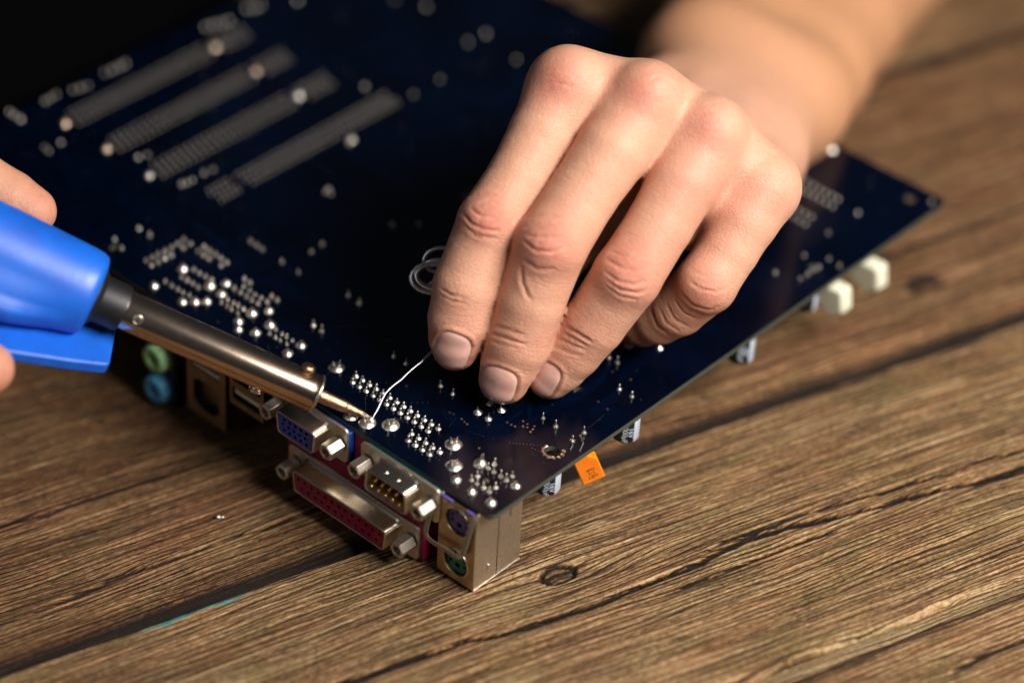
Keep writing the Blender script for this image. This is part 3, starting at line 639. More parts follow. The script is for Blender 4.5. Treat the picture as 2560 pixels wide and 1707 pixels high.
MB().box((0.2, 130.6, -39.4), (14, 143.2, -1.65)).build('jack_housing', BLACK, au, bevel=0.4)
for zz, mt in ((-9.2, PINK), (-21.4, MINT), (-33.6, SKY)):
    m = MB(); m.lathe([(5.2, 0), (5.2, 1.4), (4.9, 2.4), (4.6, 3.6), (4.1, 4.1), (2.4, 4.1), (1.85, 3.4), (1.8, -3)], (0.6, 136.8, zz), (-1, 0, 0), 28, caps=False); m.build('jack_socket', mt, au, smooth=45)
    MB().lathe([(1.8, 0), (1.75, 0.1)], (2.9, 136.8, zz), (-1, 0, 0), 20).build('jack_bore', DARK, au)

# ---- components peeping out below the right-hand edge
def text_mesh(name, body, size, material, parent, matrix, extrude=0.02, align='CENTER'):
    cu = bpy.data.curves.new(name, 'FONT'); cu.body = body; cu.size = size*MM; cu.extrude = extrude*MM; cu.align_x = align; cu.align_y = 'CENTER'
    tmp = bpy.data.objects.new(name, cu); COL.objects.link(tmp)
    dg = bpy.context.evaluated_depsgraph_get(); me = bpy.data.meshes.new_from_object(tmp.evaluated_get(dg))
    bpy.data.objects.remove(tmp); bpy.data.curves.remove(cu)
    me.materials.clear(); me.materials.append(material); me.name = name
    o = bpy.data.objects.new(name, me); COL.objects.link(o); o.parent = parent; o.matrix_local = matrix
    return o
def basis(ox, ax, ay):
    ax, ay = nrm(ax), np.asarray(ay, float); ay = nrm(ay-ax*(ax@ay)); az = np.cross(ax, ay)
    return Matrix([[ax[i], ay[i], az[i], ox[i]*MM] for i in range(3)]+[[0, 0, 0, 1]])
PALE = mat('capacitor_stripe', (0.55, 0.62, 0.74), 0.3)
def capacitor(x, y, r, h, stripe_ang, text, pitch=None):
    c = empty('capacitor', (0, 0, 0), board); zt = -1.7
    m = MB(); n = 40
    prof = [(r*0.9, 0), (r, 0.5), (r, 1.2), (r*0.95, 1.6), (r, 2.0), (r, h-0.7), (r*0.93, h-0.15), (r*0.8, h)]
    m.lathe(prof, (x, y, zt), (0, 0, -1), n, hint=(1, 0, 0)); m.build('sleeve', BLACK, c, smooth=35)
    # pale polarity stripe
    vs = []; rr = r+0.04; k = 9
    for i in range(k):
        a = stripe_ang+math.radians(-26+52*i/(k-1))
        for zz, q in ((zt-1.0, rr), (zt-h+0.7, rr), (zt-h+0.1, r*0.94)): vs.append((x+q*math.cos(a), y+q*math.sin(a), zz))
    fs = [(i*3+j, i*3+j+1, (i+1)*3+j+1, (i+1)*3+j) for i in range(k-1) for j in range(2)]
    MB().add(vs, fs).build('polarity_stripe', PALE, c)
    MB().lathe([(r*0.78, 0), (r*0.76, 0.06)], (x, y, zt-h), (0, 0, -1), 28).build('can_top', NICKEL, c)
    for i, (s, ang, zz, size) in enumerate(text):
        a = stripe_ang+ang; nx = np.array([math.cos(a), math.sin(a), 0]); org = np.array([x, y, zz])+nx*(r+0.03)
        text_mesh('print', s, size, PALE, c, basis(org, (0, 0, -1), np.cross(nx, (0, 0, -1))), 0.01)
    return c
TX = lambda s1, s2, z: [(s1, math.radians(-42), z, 2.2), (s2, math.radians(-68), z, 2.2)]
capacitor(29.0, 4.8, 3.9, 8.2, math.radians(-78), [('16V', math.radians(-40), -6.6, 2.3), ('1000\u00b5F', math.radians(-64), -6.4, 2.3)])
capacitor(63.5, 4.8, 4.1, 9.0, math.radians(-78), [('16V', math.radians(-40), -6.6, 2.3), ('1000\u00b5F', math.radians(-64), -6.8, 2.3)])
capacitor(117.5, 4.8, 4.1, 10.0, math.radians(-78), [('16V', math.radians(-40), -6.6, 2.3), ('1000\u00b5F', math.radians(-64), -6.8, 2.3)])
capacitor(150.5, 5.0, 3.2, 8.5, math.radians(-78), [])
def latch(x, dz):
    t = empty('memory_slot', (0, 0, 0), board)
    MB().box((x-3.5, 12, -12.5), (x+3.5, 150, -1.7)).build('slot_body', BLACK, t, bevel=0.4)
    m = MB(); pr = round_poly([(-2.6, -1.0), (-4.0, -8.6), (0.5, -12.4), (4.5, -10.6), (11.0, -6.5), (12.5, -1.8)], 1.3, 4)
    a = [(x-2.9, y, z+dz) for y, z in pr]; b = [(x+2.9, y, z+dz) for y, z in pr]
    m.loops([a, b]); m.build('latch', WHITE, t, smooth=50, bevel=1.6, seg=5)
    MB().box((x-2.0, -3.2, -9.5+dz), (x+2.0, 0, -8.3+dz)).build('latch_lip', WHITE, t, bevel=0.4)
latch(160.5, -3.5); latch(179.5, -4.5)

# orange box capacitor
ORANGE = mat('orange_lacquer', (0.95, 0.22, 0.008), 0.16); ORANGE.node_tree.nodes['Principled BSDF'].inputs['Coat Weight'].default_value = 0.5
tt = NT(ORANGE); nz = tt.noise(tt.obj(), 400, 4); tt.l(tt.mix(nz, (0.80, 0.17, 0.006), (1.0, 0.27, 0.012)), tt.b.inputs['Base Color']); tt.l(tt.bump(nz, 0.12, 0.0003), tt.b.inputs['Normal'])
INK = mat('dark_print', (0.10, 0.018, 0.010), 0.5)
oc = empty('film_capacitor', (0, 0, 0), board)
oTL, oBL, oBR = np.array([39.05, 3.5, -6.39]), np.array([42.15, 1.75, -15.62]), np.array([47.42, -1.75, -13.12])
ow = nrm(oBR-oBL); oh = oTL-oBL; oh = nrm(oh-ow*(oh@ow)); on = np.cross(ow, oh)
if on@np.array([-0.55, -0.84, 0]) < 0: on = -on
Wd, Hd = 7.0, 11.2; oo = oBL
poly = round_poly([(0, 0), (Wd, 0), (Wd, Hd-2.8), (Wd-2.0, Hd-0.6), (Wd-3.2, Hd+3.0), (1.4, Hd+3.0), (0, Hd-0.5)], 0.55, 4)
m = MB(); T_ = lambda q, k: oo+ow*q[0]+oh*q[1]-on*k
m.loops([[T_(q, 0) for q in poly], [T_(q, 3.2) for q in poly]]); m.build('lacquered_body', ORANGE, oc, smooth=50, bevel=0.55, seg=4)
for (s, a, b, sz) in (('GBT', 3.75, 2.35, 1.75), ('E16', 3.65, 3.75, 1.35), ('250F', 3.75, 5.2, 1.45)):
    text_mesh('print', s, sz, INK, oc, basis(T_((a, b), -0.03), -ow, -oh), 0.012)
for a in (1.8, 4.8): MB().tube([T_((a, Hd+2.5), 1.6), T_((a, Hd+2.5), 1.6)+np.array([-1.0, 0.8, 4.0])], 0.3, 8).build('lead', SOLDER, oc)

# ------------------------------------------------------------------ hands: one continuous skin grown from joints and radii
def smin(a, b, k):
    h = np.maximum(k-np.abs(a-b), 0)/k; return np.minimum(a, b)-h*h*k*0.25
def rcone(P, a, b, r1, r2):
    ba = b-a; l2 = ba@ba; rr = r1-r2; a2 = l2-rr*rr; il2 = 1/l2
    pa = P-a; y = pa@ba; z = y-l2
    x2 = ((pa*l2-y[:, None]*ba)**2).sum(1); y2 = y*y*l2; z2 = z*z*l2
    k = np.sign(rr)*rr*rr*x2
    d = (np.sqrt(np.maximum(x2*a2*il2, 0))+y*rr)*il2-r1
    m1 = np.sign(z)*a2*z2 > k; m2 = np.sign(y)*a2*y2 < k
    d = np.where(m1, np.sqrt(x2+z2)*il2-r2, d); d = np.where(~m1 & m2, np.sqrt(x2+y2)*il2-r1, d)
    return d
def chain(P, pts, k=0.8, pad=20.0):
    A = np.array(pts); lo_, hi_ = (A[:, :3]-A[:, 3:4]).min(0)-pad, (A[:, :3]+A[:, 3:4]).max(0)+pad
    inside = np.flatnonzero(((P > lo_) & (P < hi_)).all(1)); full = np.full(len(P), 40.0)
    if len(inside) == 0: return full
    Q = P[inside]; d = None
    for p, q in zip(pts[:-1], pts[1:]):
        c = rcone(Q, np.array(p[:3]), np.array(q[:3]), p[3], q[3]); d = c if d is None else smin(d, c, k)
    full[inside] = np.minimum(d, 40.0); return full
def sdf_mesh(fn, lo, hi, h, B=6):
    lo = np.asarray(lo, float); nb = np.ceil((np.asarray(hi)-lo)/(h*B)).astype(int); n = nb*B+1
    g = [lo[i]+h*B*(np.arange(nb[i])+0.5) for i in range(3)]
    Cc = np.stack(np.meshgrid(*g, indexing='ij'), -1).reshape(-1, 3); dc = fn(Cc)
    full = np.repeat(np.repeat(np.repeat(np.sign(dc).reshape(nb), B, 0), B, 1), B, 2).astype(np.float32)*99
    full = np.pad(full, ((0, 1),)*3, mode='edge')
    act = np.argwhere((np.abs(dc) < h*B*1.05+1.0).reshape(nb))
    off = np.stack(np.meshgrid(*[np.arange(B+1)]*3, indexing='ij'), -1).reshape(-1, 3)
    for i in range(0, len(act), 3000):
        I = (act[i:i+3000, None, :]*B+off[None]).reshape(-1, 3)
        full[I[:, 0], I[:, 1], I[:, 2]] = fn(lo+I*h)
    S = full < 0; c = None
    cnt = np.zeros(tuple(n-1), np.int8)
    for dx in (0, 1):
        for dy in (0, 1):
            for dz in (0, 1): cnt += S[dx:n[0]-1+dx, dy:n[1]-1+dy, dz:n[2]-1+dz]
    cells = np.argwhere((cnt > 0) & (cnt < 8)); vid = -np.ones(tuple(n-1), np.int32); vid[tuple(cells.T)] = np.arange(len(cells))
    acc = np.zeros((len(cells), 3)); num = np.zeros(len(cells))
    cor = [(a, b, c_) for a in (0, 1) for b in (0, 1) for c_ in (0, 1)]
    for a in cor:
        for ax in range(3):
            if a[ax]: continue
            b = list(a); b[ax] = 1
            va = full[tuple((cells+a).T)]; vb = full[tuple((cells+b).T)]; m = (va < 0) != (vb < 0)
            t = np.where(m, va/(va-vb+1e-12), 0); p = np.tile(np.array(a, float), (len(cells), 1)); p[:, ax] = t
            acc += p*m[:, None]; num += m
    V = lo+(cells+acc/num[:, None])*h
    Fs = []
    for ax in range(3):
        o1, o2 = (ax+1) % 3, (ax+2) % 3
        s0 = [slice(None)]*3; s1 = [slice(None)]*3; s0[ax] = slice(0, -1); s1[ax] = slice(1, None)
        d = S[tuple(s0)] != S[tuple(s1)]; E = np.argwhere(d)
        E = E[(E[:, o1] > 0) & (E[:, o2] > 0) & (E[:, o1] < n[o1]-1) & (E[:, o2] < n[o2]-1)]
        q = []
        for (a, b) in ((-1, -1), (0, -1), (0, 0), (-1, 0)):
            e = E.copy(); e[:, o1] += a; e[:, o2] += b; q.append(vid[tuple(e.T)])
        q = np.stack(q, 1); neg = S[tuple(E.T)]; q[~neg] = q[~neg][:, ::-1]; Fs.append(q[(q >= 0).all(1)])
    return V, np.concatenate(Fs)
def grad(fn, V, e=0.15):
    g = 0
    for s4 in ((1, -1, -1), (-1, -1, 1), (-1, 1, -1), (1, 1, 1)): k4 = np.array(s4, float); g = g+k4*fn(V+k4*e)[:, None]
    return g/(np.linalg.norm(g, axis=1, keepdims=True)+1e-9)
def project(fn, V, it=2):
    for _ in range(it): V = V-grad(fn, V)*np.clip(fn(V), -0.8, 0.8)[:, None]*0.95
    return V
def split_quads(V, F):
    E = np.stack([F, np.roll(F, -1, 1)], -1).reshape(-1, 2); E.sort(axis=1)
    key = E[:, 0].astype(np.int64)*len(V)+E[:, 1]; u, inv = np.unique(key, return_inverse=True)
    mid = 0.5*(V[u//len(V)]+V[u % len(V)]); cen = V[F].mean(1)
    em = inv.reshape(-1, 4)+len(V); fc = np.arange(len(F))+len(V)+len(mid)
    out = [np.stack([F[:, i], em[:, i], fc, em[:, i-1]], 1) for i in range(4)]
    return np.concatenate([V, mid, cen]), np.concatenate(out)
def fix_faces(W, F):
    """make quads wind outwards (positive enclosed volume)"""
    a, b, c = W[F[:, 0]], W[F[:, 1]], W[F[:, 2]]; vol = (np.cross(b-a, c-a)*a).sum()
    return F if vol > 0 else F[:, ::-1].copy()
def seg_dist(A, pts):
    """distance of 2-D points to a polyline and 0..1 position along it"""
    best = np.full(len(A), 1e9); par = np.zeros(len(A)); P = np.array(pts); L = np.r_[0, np.cumsum(np.linalg.norm(np.diff(P, axis=0), axis=1))]
    for i in range(len(P)-1):
        a, b = P[i], P[i+1]; t = np.clip(((A-a)@(b-a))/((b-a)@(b-a)), 0, 1); d = np.linalg.norm(A-(a+t[:, None]*(b-a)), axis=1)
        m = d < best; best = np.where(m, d, best); par = np.where(m, (L[i]+t*(L[i+1]-L[i]))/L[-1], par)
    return best, par
def skin_material():
    m = mat('skin', (0.72, 0.46, 0.36), 0.42); t = NT(m)
    red = t.n('ShaderNodeAttribute', attribute_name='redness').outputs['Fac']; tan = t.n('ShaderNodeAttribute', attribute_name='tan').outputs['Fac']
    o = t.obj(); mott = t.noise(o, 160, 4, 0.6); m2 = t.noise(o, 700, 3, 0.6)
    base = t.mix(t.math('MULTIPLY', mott, 0.7), (0.640, 0.335, 0.210), (0.545, 0.230, 0.142))
    base = t.mix(tan, base, (0.52, 0.235, 0.100))
    rr = t.math('MULTIPLY', red, t.math('ADD', t.math('MULTIPLY', mott, 0.9), 0.4), True)
    base = t.mix(rr, base, (0.50, 0.135, 0.090))
    base = t.mix(t.math('MULTIPLY', m2, 0.25), base, (0.74, 0.53, 0.42))
    t.l(base, t.b.inputs['Base Color'])
    t.b.inputs['Subsurface Weight'].default_value = 0.30; t.b.inputs['Subsurface Radius'].default_value = (1.0, 0.36, 0.2); t.b.inputs['Subsurface Scale'].default_value = 0.0024
    t.b.inputs['Specular IOR Level'].default_value = 0.38
    t.l(t.ramp(m2, [(0.3, (0.36, 0.36, 0.36)), (0.7, (0.60, 0.60, 0.60))]), t.b.inputs['Roughness'])
    vo = t.n('ShaderNodeTexVoronoi', feature='DISTANCE_TO_EDGE'); vo.inputs['Scale'].default_value = 820
    nz = t.n('ShaderNodeTexNoise'); nz.inputs['Scale'].default_value = 260; t.l(o, nz.inputs['Vector'])
    t.l(t.mix(0.0035, o, nz.outputs['Color'], 'ADD'), vo.inputs['Vector'])
    cell = t.ramp(vo.outputs['Distance'], [(0.0, (0, 0, 0)), (0.14, (1, 1, 1))])
    fc = t.n('ShaderNodeAttribute', attribute_name='fingercoord').outputs['Vector']; wr = t.n('ShaderNodeAttribute', attribute_name='wrinkle').outputs['Fac']
    lines = t.noise(t.mapping(fc, (0.30, 1.7, 1)), 1.0, 4, 0.7); diag = t.noise(o, 1050, 4, 0.65)
    lw = t.math('MULTIPLY', lines, t.math('MULTIPLY', wr, 2.4))
    hgt = t.math('ADD', t.math('MULTIPLY', cell, 0.20), t.math('ADD', lw, t.math('MULTIPLY', diag, 0.7)))
    t.l(t.bump(hgt, 0.75, 0.00036), t.b.inputs['Normal'])
    return m
SKIN = skin_material()
NAIL = mat('fingernail', (0.74, 0.47, 0.42), 0.22, **{'Coat Weight': 0.25, 'Coat Roughness': 0.12}); NAIL.node_tree.nodes['Principled BSDF'].inputs['Subsurface Weight'].default_value = 0.3
NAIL.node_tree.nodes['Principled BSDF'].inputs['Subsurface Scale'].default_value = 0.002
_t = NT(NAIL); _a = _t.n('ShaderNodeAttribute', attribute_name='tipness').outputs['Fac']
_t.l(_t.mix(_t.ramp(_a, [(0.85, (0, 0, 0)), (0.91, (1, 1, 1))]), _t.mix(_t.noise(_t.obj(), 250, 3), (0.72, 0.395, 0.325), (0.78, 0.47, 0.395)), (0.82, 0.70, 0.57)), _t.b.inputs['Base Color'])
_t.l(_t.bump(_t.noise(_t.obj(), 900, 2), 0.1, 0.0001), _t.b.inputs['Normal'])

# hand frame: across the knuckles, up along the fingers, out of the back of the hand
HO=np.array([68.54, 31.87, 72.48])
FINGERS={'index': [(1.86, 43.33, 6.0, 10.9), (-5.02, 30.34, 8.0, 9.7), (-11.86, 17.91, 10.0, 8.8), (-20.28, 4.68, 12.0, 9.1), (-26.77, -13.2, 9.0, 9.6), (-28.81, -22.62, 6.0, 9.1), (-29.86, -27.72, 3.0, 7.9), (-30.15, -30.86, 1.0, 6.8)], 'middle': [(23.61, 38.26, 10.0, 11.0), (14.82, 25.03, 13.0, 10.7), (6.39, 12.62, 14.0, 9.9), (-2.89, -2.01, 16.0, 10.5), (-8.27, -17.58, 11.0, 9.7), (-12.1, -29.47, 6.0, 9.3), (-14.6, -35.61, 3.0, 8.2), (-16.11, -40.02, -0.0, 7.4)], 'ring': [(41.61, 28.72, 8.0, 10.8), (34.97, 15.87, 11.0, 10.3), (28.22, 4.06, 12.0, 9.5), (18.78, -10.81, 13.0, 9.9), (9.71, -23.99, 6.0, 9.1), (3.71, -31.48, 1.0, 8.6), (-0.0, -36.02, -2.0, 7.9), (-2.62, -38.81, -4.0, 7.2)], 'little': [(57.8, 14.37, 2.0, 10.2), (53.21, 5.68, 3.0, 9.5), (48.58, -2.7, 3.0, 8.7), (42.02, -12.44, 2.0, 9.0), (34.78, -19.6, -7.0, 8.1), (29.44, -22.33, -14.0, 7.7), (25.25, -23.31, -20.0, 7.3), (22.25, -23.79, -25.0, 6.6)], 'thumb': [(29.19, 31.95, -80.0, 14), (14.78, 16.62, -65.0, 12.5), (3.31, 3.03, -51.0, 10.5), (-7.21, -9.54, -37.0, 9.6), (-15.63, -18.73, -25.0, 9.6), (-23.27, -25.07, -17.0, 8.6), (-27.32, -27.9, -13.0, 7.4)]}
PALM={'mc': [[(1.88, 43.42, 5.0, 10.6), (18.47, 38.25, -47.0, 12), (45.66, 50.11, -100.0, 15)], [(23.71, 38.42, 8.0, 10.8), (37.37, 37.03, -47.0, 12), (53.79, 50.54, -105.0, 16)], [(41.75, 28.87, 6.0, 10.6), (49.57, 32.15, -47.0, 12), (60.94, 48.59, -105.0, 16)], [(57.98, 14.47, -0.0, 10.0), (59.32, 22.4, -47.0, 12), (67.0, 43.65, -100.0, 15)]], 'palm': [[(14.68, 25.85, -25.0, 13), (37.76, 36.64, -75.0, 18), (58.07, 50.97, -110.0, 21)], [(47.97, 16.34, -25.0, 13), (58.75, 28.77, -70.0, 17), (64.61, 47.05, -110.0, 20)], [(29.05, 21.21, -27.0, 13), (42.77, 29.02, -55.0, 16)]], 'web': [[(2.89, 45.2, 0.5, 9.6), (24.56, 40.32, 4.5, 9.6)], [(1.92, 43.64, 2.5, 9.2), (23.77, 38.55, 6.5, 9.2)], [(-0.75, 39.47, 2.0, 8.6), (21.13, 34.4, 6.0, 8.6)], [(10.28, 37.09, 2.0, 8), (6.13, 30.79, -4.0, 6.5)], [(24.78, 40.09, 4.5, 9.6), (42.68, 30.73, 2.5, 9.6)], [(23.77, 38.55, 6.5, 9.2), (41.85, 28.97, 4.5, 9.2)], [(18.06, 30.51, 6.0, 8.6), (36.14, 20.91, 4.0, 8.6)], [(27.19, 25.85, 3.0, 8), (20.53, 16.45, -3.0, 6.5)], [(42.91, 30.5, 2.5, 9.6), (58.98, 16.28, -3.5, 9.6)], [(41.85, 28.97, 4.5, 9.2), (58.11, 14.55, -1.5, 9.2)], [(36.24, 20.86, 4.0, 8.6), (52.46, 6.37, -2.0, 8.6)], [(44.46, 13.75, -1.0, 8), (38.02, 4.15, -7.0, 6.5)]], 'arm': [[(49.99, 63.72, -120.0, 21), (61.92, 80.06, -160.0, 22), (77.73, 100.2, -195.0, 24), (108.45, 142.81, -275.0, 30), (142.59, 192.67, -365.0, 36)], [(72.72, 48.92, -120.0, 19.5), (86.71, 64.9, -160.0, 21.5), (99.13, 84.8, -195.0, 24), (131.53, 125.89, -275.0, 30), (165.89, 174.37, -365.0, 36)]], 'ulna': (79.82, 51.6, -125.0, 18.5), 'knob': [(3.03, 45.5, 9.5, 7.4), (25.17, 41.16, 13.7, 7.6), (43.6, 31.94, 11.6, 7.4), (-20.5, 4.79, 15.4, 6.5), (-3.32, -1.8, 20.6, 7.9), (18.62, -10.53, 17.0, 7.4), (42.0, -12.77, 6.0, 6.6)]}
CREASE=[([(-28.26, 7.53), (-25.25, 3.77), (-21.24, 2.01), (-16.72, 1.76)], 0.38, 0.55), ([(-25.75, 8.28), (-22.74, 6.03), (-19.23, 5.52), (-15.97, 7.28)], 0.42, 0.5), ([(-23.74, 9.54), (-20.23, 10.29), (-16.47, 8.79)], 0.26, 0.5), ([(-26.27, 11.35), (-21.75, 12.35), (-15.72, 10.59)], 0.18, 0.6), ([(-28.28, 4.56), (-24.26, 0.54), (-17.22, -0.72)], 0.2, 0.6), ([(-34.18, -14.31), (-31.24, -16.13), (-26.47, -17.08)], 0.3, 0.5), ([(-34.72, -15.68), (-30.82, -17.84), (-26.92, -18.49)], 0.18, 0.5), ([(-11.22, -0.71), (-7.23, -3.95), (-2.75, -4.45), (1.49, -2.71)], 0.36, 0.55), ([(-10.72, 2.52), (-6.23, 3.77), (-0.75, 3.52), (1.24, 2.27)], 0.26, 0.6), ([(-10.22, 0.28), (-5.24, -0.22), (0.74, -0.22)], 0.3, 0.5), ([(-11.21, -6.14), (-6.72, -9.13), (-1.22, -9.13)], 0.22, 0.7), ([(-10.71, 5.31), (-5.23, 6.3), (0.26, 5.56)], 0.16, 0.6), ([(-20.4, -26.87), (-16.08, -28.16), (-12.19, -29.55), (-9.59, -30.07)], 0.36, 0.5), ([(-19.54, -24.79), (-15.21, -25.87), (-9.59, -27.82)], 0.2, 0.6), ([(-19.98, -29.12), (-15.65, -30.41), (-11.75, -31.5)], 0.16, 0.5), ([(-11.34, -7.66), (-11.13, -12.38), (-9.62, -16.24), (-8.12, -18.17)], 0.26, 0.7), ([(12.27, -5.94), (16.99, -8.94), (21.71, -9.59), (25.14, -8.08)], 0.3, 0.55), ([(11.84, -9.37), (15.7, -12.38), (20.42, -13.45), (24.72, -11.95)], 0.34, 0.5), ([(12.3, -11.71), (16.6, -14.93), (21.75, -15.79), (24.33, -14.5)], 0.34, 0.5), ([(12.33, -13.63), (16.64, -16.64), (21.8, -17.71)], 0.22, 0.5), ([(13.56, -3.79), (18.28, -5.51), (24.29, -5.29)], 0.2, 0.6), ([(1.1, -24.76), (5.23, -27.16), (9.36, -29.77)], 0.36, 0.55), ([(-0.83, -28.24), (3.09, -30.2), (7.46, -31.73)], 0.2, 0.5), ([(0.46, -26.5), (4.38, -28.9), (8.3, -30.86)], 0.22, 0.5), ([(-2.13, -30.42), (2.24, -32.61), (6.61, -33.48)], 0.14, 0.5), ([(36.12, -11.71), (39.6, -14.32), (44.39, -15.19), (47.87, -13.89)], 0.32, 0.5), ([(34.01, -15.17), (37.93, -19.09), (42.72, -20.4), (45.77, -19.09)], 0.3, 0.5), ([(32.38, -16.89), (35.43, -21.25), (39.8, -23.0)], 0.24, 0.5), ([(30.41, -18.14), (33.04, -22.97), (37.43, -25.16)], 0.22, 0.5), ([(28.37, -18.98), (30.57, -23.83), (34.97, -26.69)], 0.2, 0.5), ([(26.31, -19.39), (28.08, -24.69), (31.62, -27.12)], 0.18, 0.5), ([(36.99, -9.1), (41.34, -10.84), (46.56, -10.84)], 0.18, 0.6), ([(-2.1, 44.03), (1.43, 43.02), (3.95, 42.52)], 0.18, 0.5), ([(-1.1, 47.31), (2.44, 46.3), (5.97, 44.03)], 0.14, 0.5), ([(23.94, 43.17), (26.95, 45.18), (29.96, 44.17), (32.97, 42.67)], 0.16, 0.5), ([(24.44, 41.66), (27.45, 41.16), (30.96, 41.16)], 0.14, 0.5), ([(37.11, 33.79), (41.14, 35.3), (45.16, 35.8)], 0.14, 0.6), ([(35.1, 29.76), (40.13, 31.77), (45.16, 31.77)], 0.12, 0.6), ([(53.21, 23.1), (58.28, 25.64), (62.33, 23.61)], 0.14, 0.6), ([(50.67, 18.04), (55.74, 19.05), (61.83, 18.04)], 0.12, 0.6)]
RED=[(-21.49, 5.1, 10.8, 1), (-4.69, -2.3, 13.2, 1), (18.68, -9.34, 13.2, 1), (41.3, -16.57, 10.8, 0.77), (-1.98, 44.6, 10.8, 0.88), (22.18, 40.38, 9.6, 0.88), (26.68, 42.63, 9.6, 0.55), (41.39, 29.76, 9.6, 0.77), (41.8, 13.17, 16.8, 0.495), (-29.8, -34.55, 10.8, 0.385), (-16.7, -44.27, 10.8, 0.495), (-12.71, -28.85, 9.6, 0.495), (-28.57, -22.05, 8.4, 0.33), (4.39, -27.71, 10.8, 0.55), (33.97, -4.94, 12.0, 0.33), (60.06, 13.22, 14.4, 0.385)]
NAILS=[((-31.17, -32.5), (-0.34, -0.94), 5.4, 5.7), ((-18.18, -41.97), (-0.301, -0.954), 5.8, 5.3), ((-5.81, -40.33), (-0.479, -0.878), 5.4, 5.6)]

HX, HY, HZ = RT, UP, -FW
def hand_sdf(P):
    palm = None
    for pts in PALM['mc']: d = chain(P, pts, 3); palm = d if palm is None else smin(palm, d, 5)
    for pts in PALM['palm']: palm = smin(palm, chain(P, pts, 4), 9)
    for pts in PALM['web']: palm = smin(palm, chain(P, pts, 3), 4)
    arm = smin(chain(P, PALM['arm'][0], 6), chain(P, PALM['arm'][1], 6), 16)
    u = PALM['ulna']; arm = smin(arm, np.linalg.norm(P-np.array(u[:3]), axis=1)-u[3], 8)
    palm = smin(palm, arm, 18)
    out = None
    for nm in ('thumb', 'little', 'ring', 'middle', 'index'):
        d = smin(palm, chain(P, FINGERS[nm]), 4.0 if nm != 'thumb' else 12.0)
        out = d if out is None else smin(out, d, 0.9)
    for u in PALM['knob']:      # bony heads of the knuckle joints under the skin
        ix = np.flatnonzero((np.abs(P-np.array(u[:3])) < 16).all(1))
        if len(ix): out[ix] = smin(out[ix], np.linalg.norm((P[ix]-np.array(u[:3])), axis=1)-u[3], 4.5)
    return out
allp = np.array([p for f in FINGERS.values() for p in f]+[p for g in ('mc', 'palm', 'arm') for c_ in PALM[g] for p in c_])
lo = (allp[:, :3]-allp[:, 3:4]).min(0)-3; hi = (allp[:, :3]+allp[:, 3:4]).max(0)+3
V, F = sdf_mesh(hand_sdf, lo, hi, 1.1)
V = project(hand_sdf, V, 1); N = grad(hand_sdf, V)
VN, F = split_quads(np.c_[V, N], F); V, N = VN[:, :3], VN[:, 3:]; N = N/np.linalg.norm(N, axis=1, keepdims=True)
V = V-N*(hand_sdf(V)*0.95)[:, None]
def finger_coords(V, near):
    out = np.zeros((len(V), 3))
    for fi, nm in enumerate(('index', 'middle', 'ring', 'little', 'thumb')):
        ix = np.flatnonzero(near == fi); Q = V[ix]; A = np.array(FINGERS[nm])[:, :3]; best = np.full(len(ix), 1e9); cum = 0
        for a, b in zip(A[:-1], A[1:]):
            L = np.linalg.norm(b-a); d = (b-a)/L; t = np.clip((Q-a)@d/L, 0 if cum else -9, 1); pr = a+t[:, None]*(b-a); r = np.linalg.norm(Q-pr, axis=1); m = r < best
            lat = np.cross(d, (0, 0, 1.0)); lat /= np.linalg.norm(lat)
            best = np.where(m, r, best); out[ix[m], 0] = ((Q-pr)@lat)[m]; out[ix[m], 1] = (cum+t*L)[m]; cum += L
        out[ix, 2] = fi*9.0
    return out
own = np.stack([chain(V, FINGERS[k_]) for k_ in ('index', 'middle', 'ring', 'little', 'thumb')], 1); near = own.argmin(1)
front = np.clip((N[:, 2]-0.05)/0.3, 0, 1)*np.clip((V[:, 2]+34)/6, 0, 1)
disp = np.zeros(len(V)); A2 = V[:, :2]
for (pts, dep, w) in CREASE:
    d, par = seg_dist(A2, pts); wob = 1+0.5*(vnoise(A2[:, 0]*1.3, A2[:, 1]*1.3, 3)-0.5)
    disp -= (1.1 if pts[0][0] > 27 else 1.8)*dep*np.exp(-(d/(w*0.70*wob))**2)*np.clip(np.minimum(par, 1-par)*5, 0, 1)**0.7
    disp += 0.35*dep*np.exp(-((d-1.5*w)/(w*1.1))**2)*np.clip(np.minimum(par, 1-par)*4, 0, 1)
disp += 0.10*(fbm(A2[:, 0]/3.2, A2[:, 1]/3.2, 5, 3)-0.5)
red = np.zeros(len(V))
for (a, b, r_, am) in RED: red = np.maximum(red, am*np.exp(-((A2-np.array([a, b]))**2).sum(1)/(r_*r_*0.55)))
for fi, (c_, ax, hw, hl) in enumerate(NAILS):
    q = A2-np.array(c_); ax = np.array(ax); t_ = q@ax/hl; s_ = q@np.array([ax[1], -ax[0]])/hw
    rho = (np.abs(s_)**3.2+np.abs(t_)**3.2)**(1/3.2)
    mine = np.clip((1.6-own[:, fi])/0.8, 0, 1)*(near == fi)
    disp -= mine*0.42*np.clip((1.02-rho)/0.08, 0, 1)*(t_ < 1.2)
    disp += mine*0.32*np.exp(-((rho-1.13)/0.10)**2)*np.clip((0.85-t_)/0.4, 0, 1)
    red = np.maximum(red, mine*0.5*np.exp(-((rho-1.15)/0.16)**2))
V = V+N*(disp*front)[:, None]
tan = np.clip((-V[:, 2]-50)/60, 0, 1)
WV = HO+V[:, :1]*HX+V[:, 1:2]*HY+V[:, 2:3]*HZ
hand = tag(empty('hand', tuple(HO)), 'bare hand and forearm pinching the solder wire over the circuit board', 'hand')
fc_ = finger_coords(V, near); along = np.clip((fc_[:, 1]-14)/14, 0, 1)
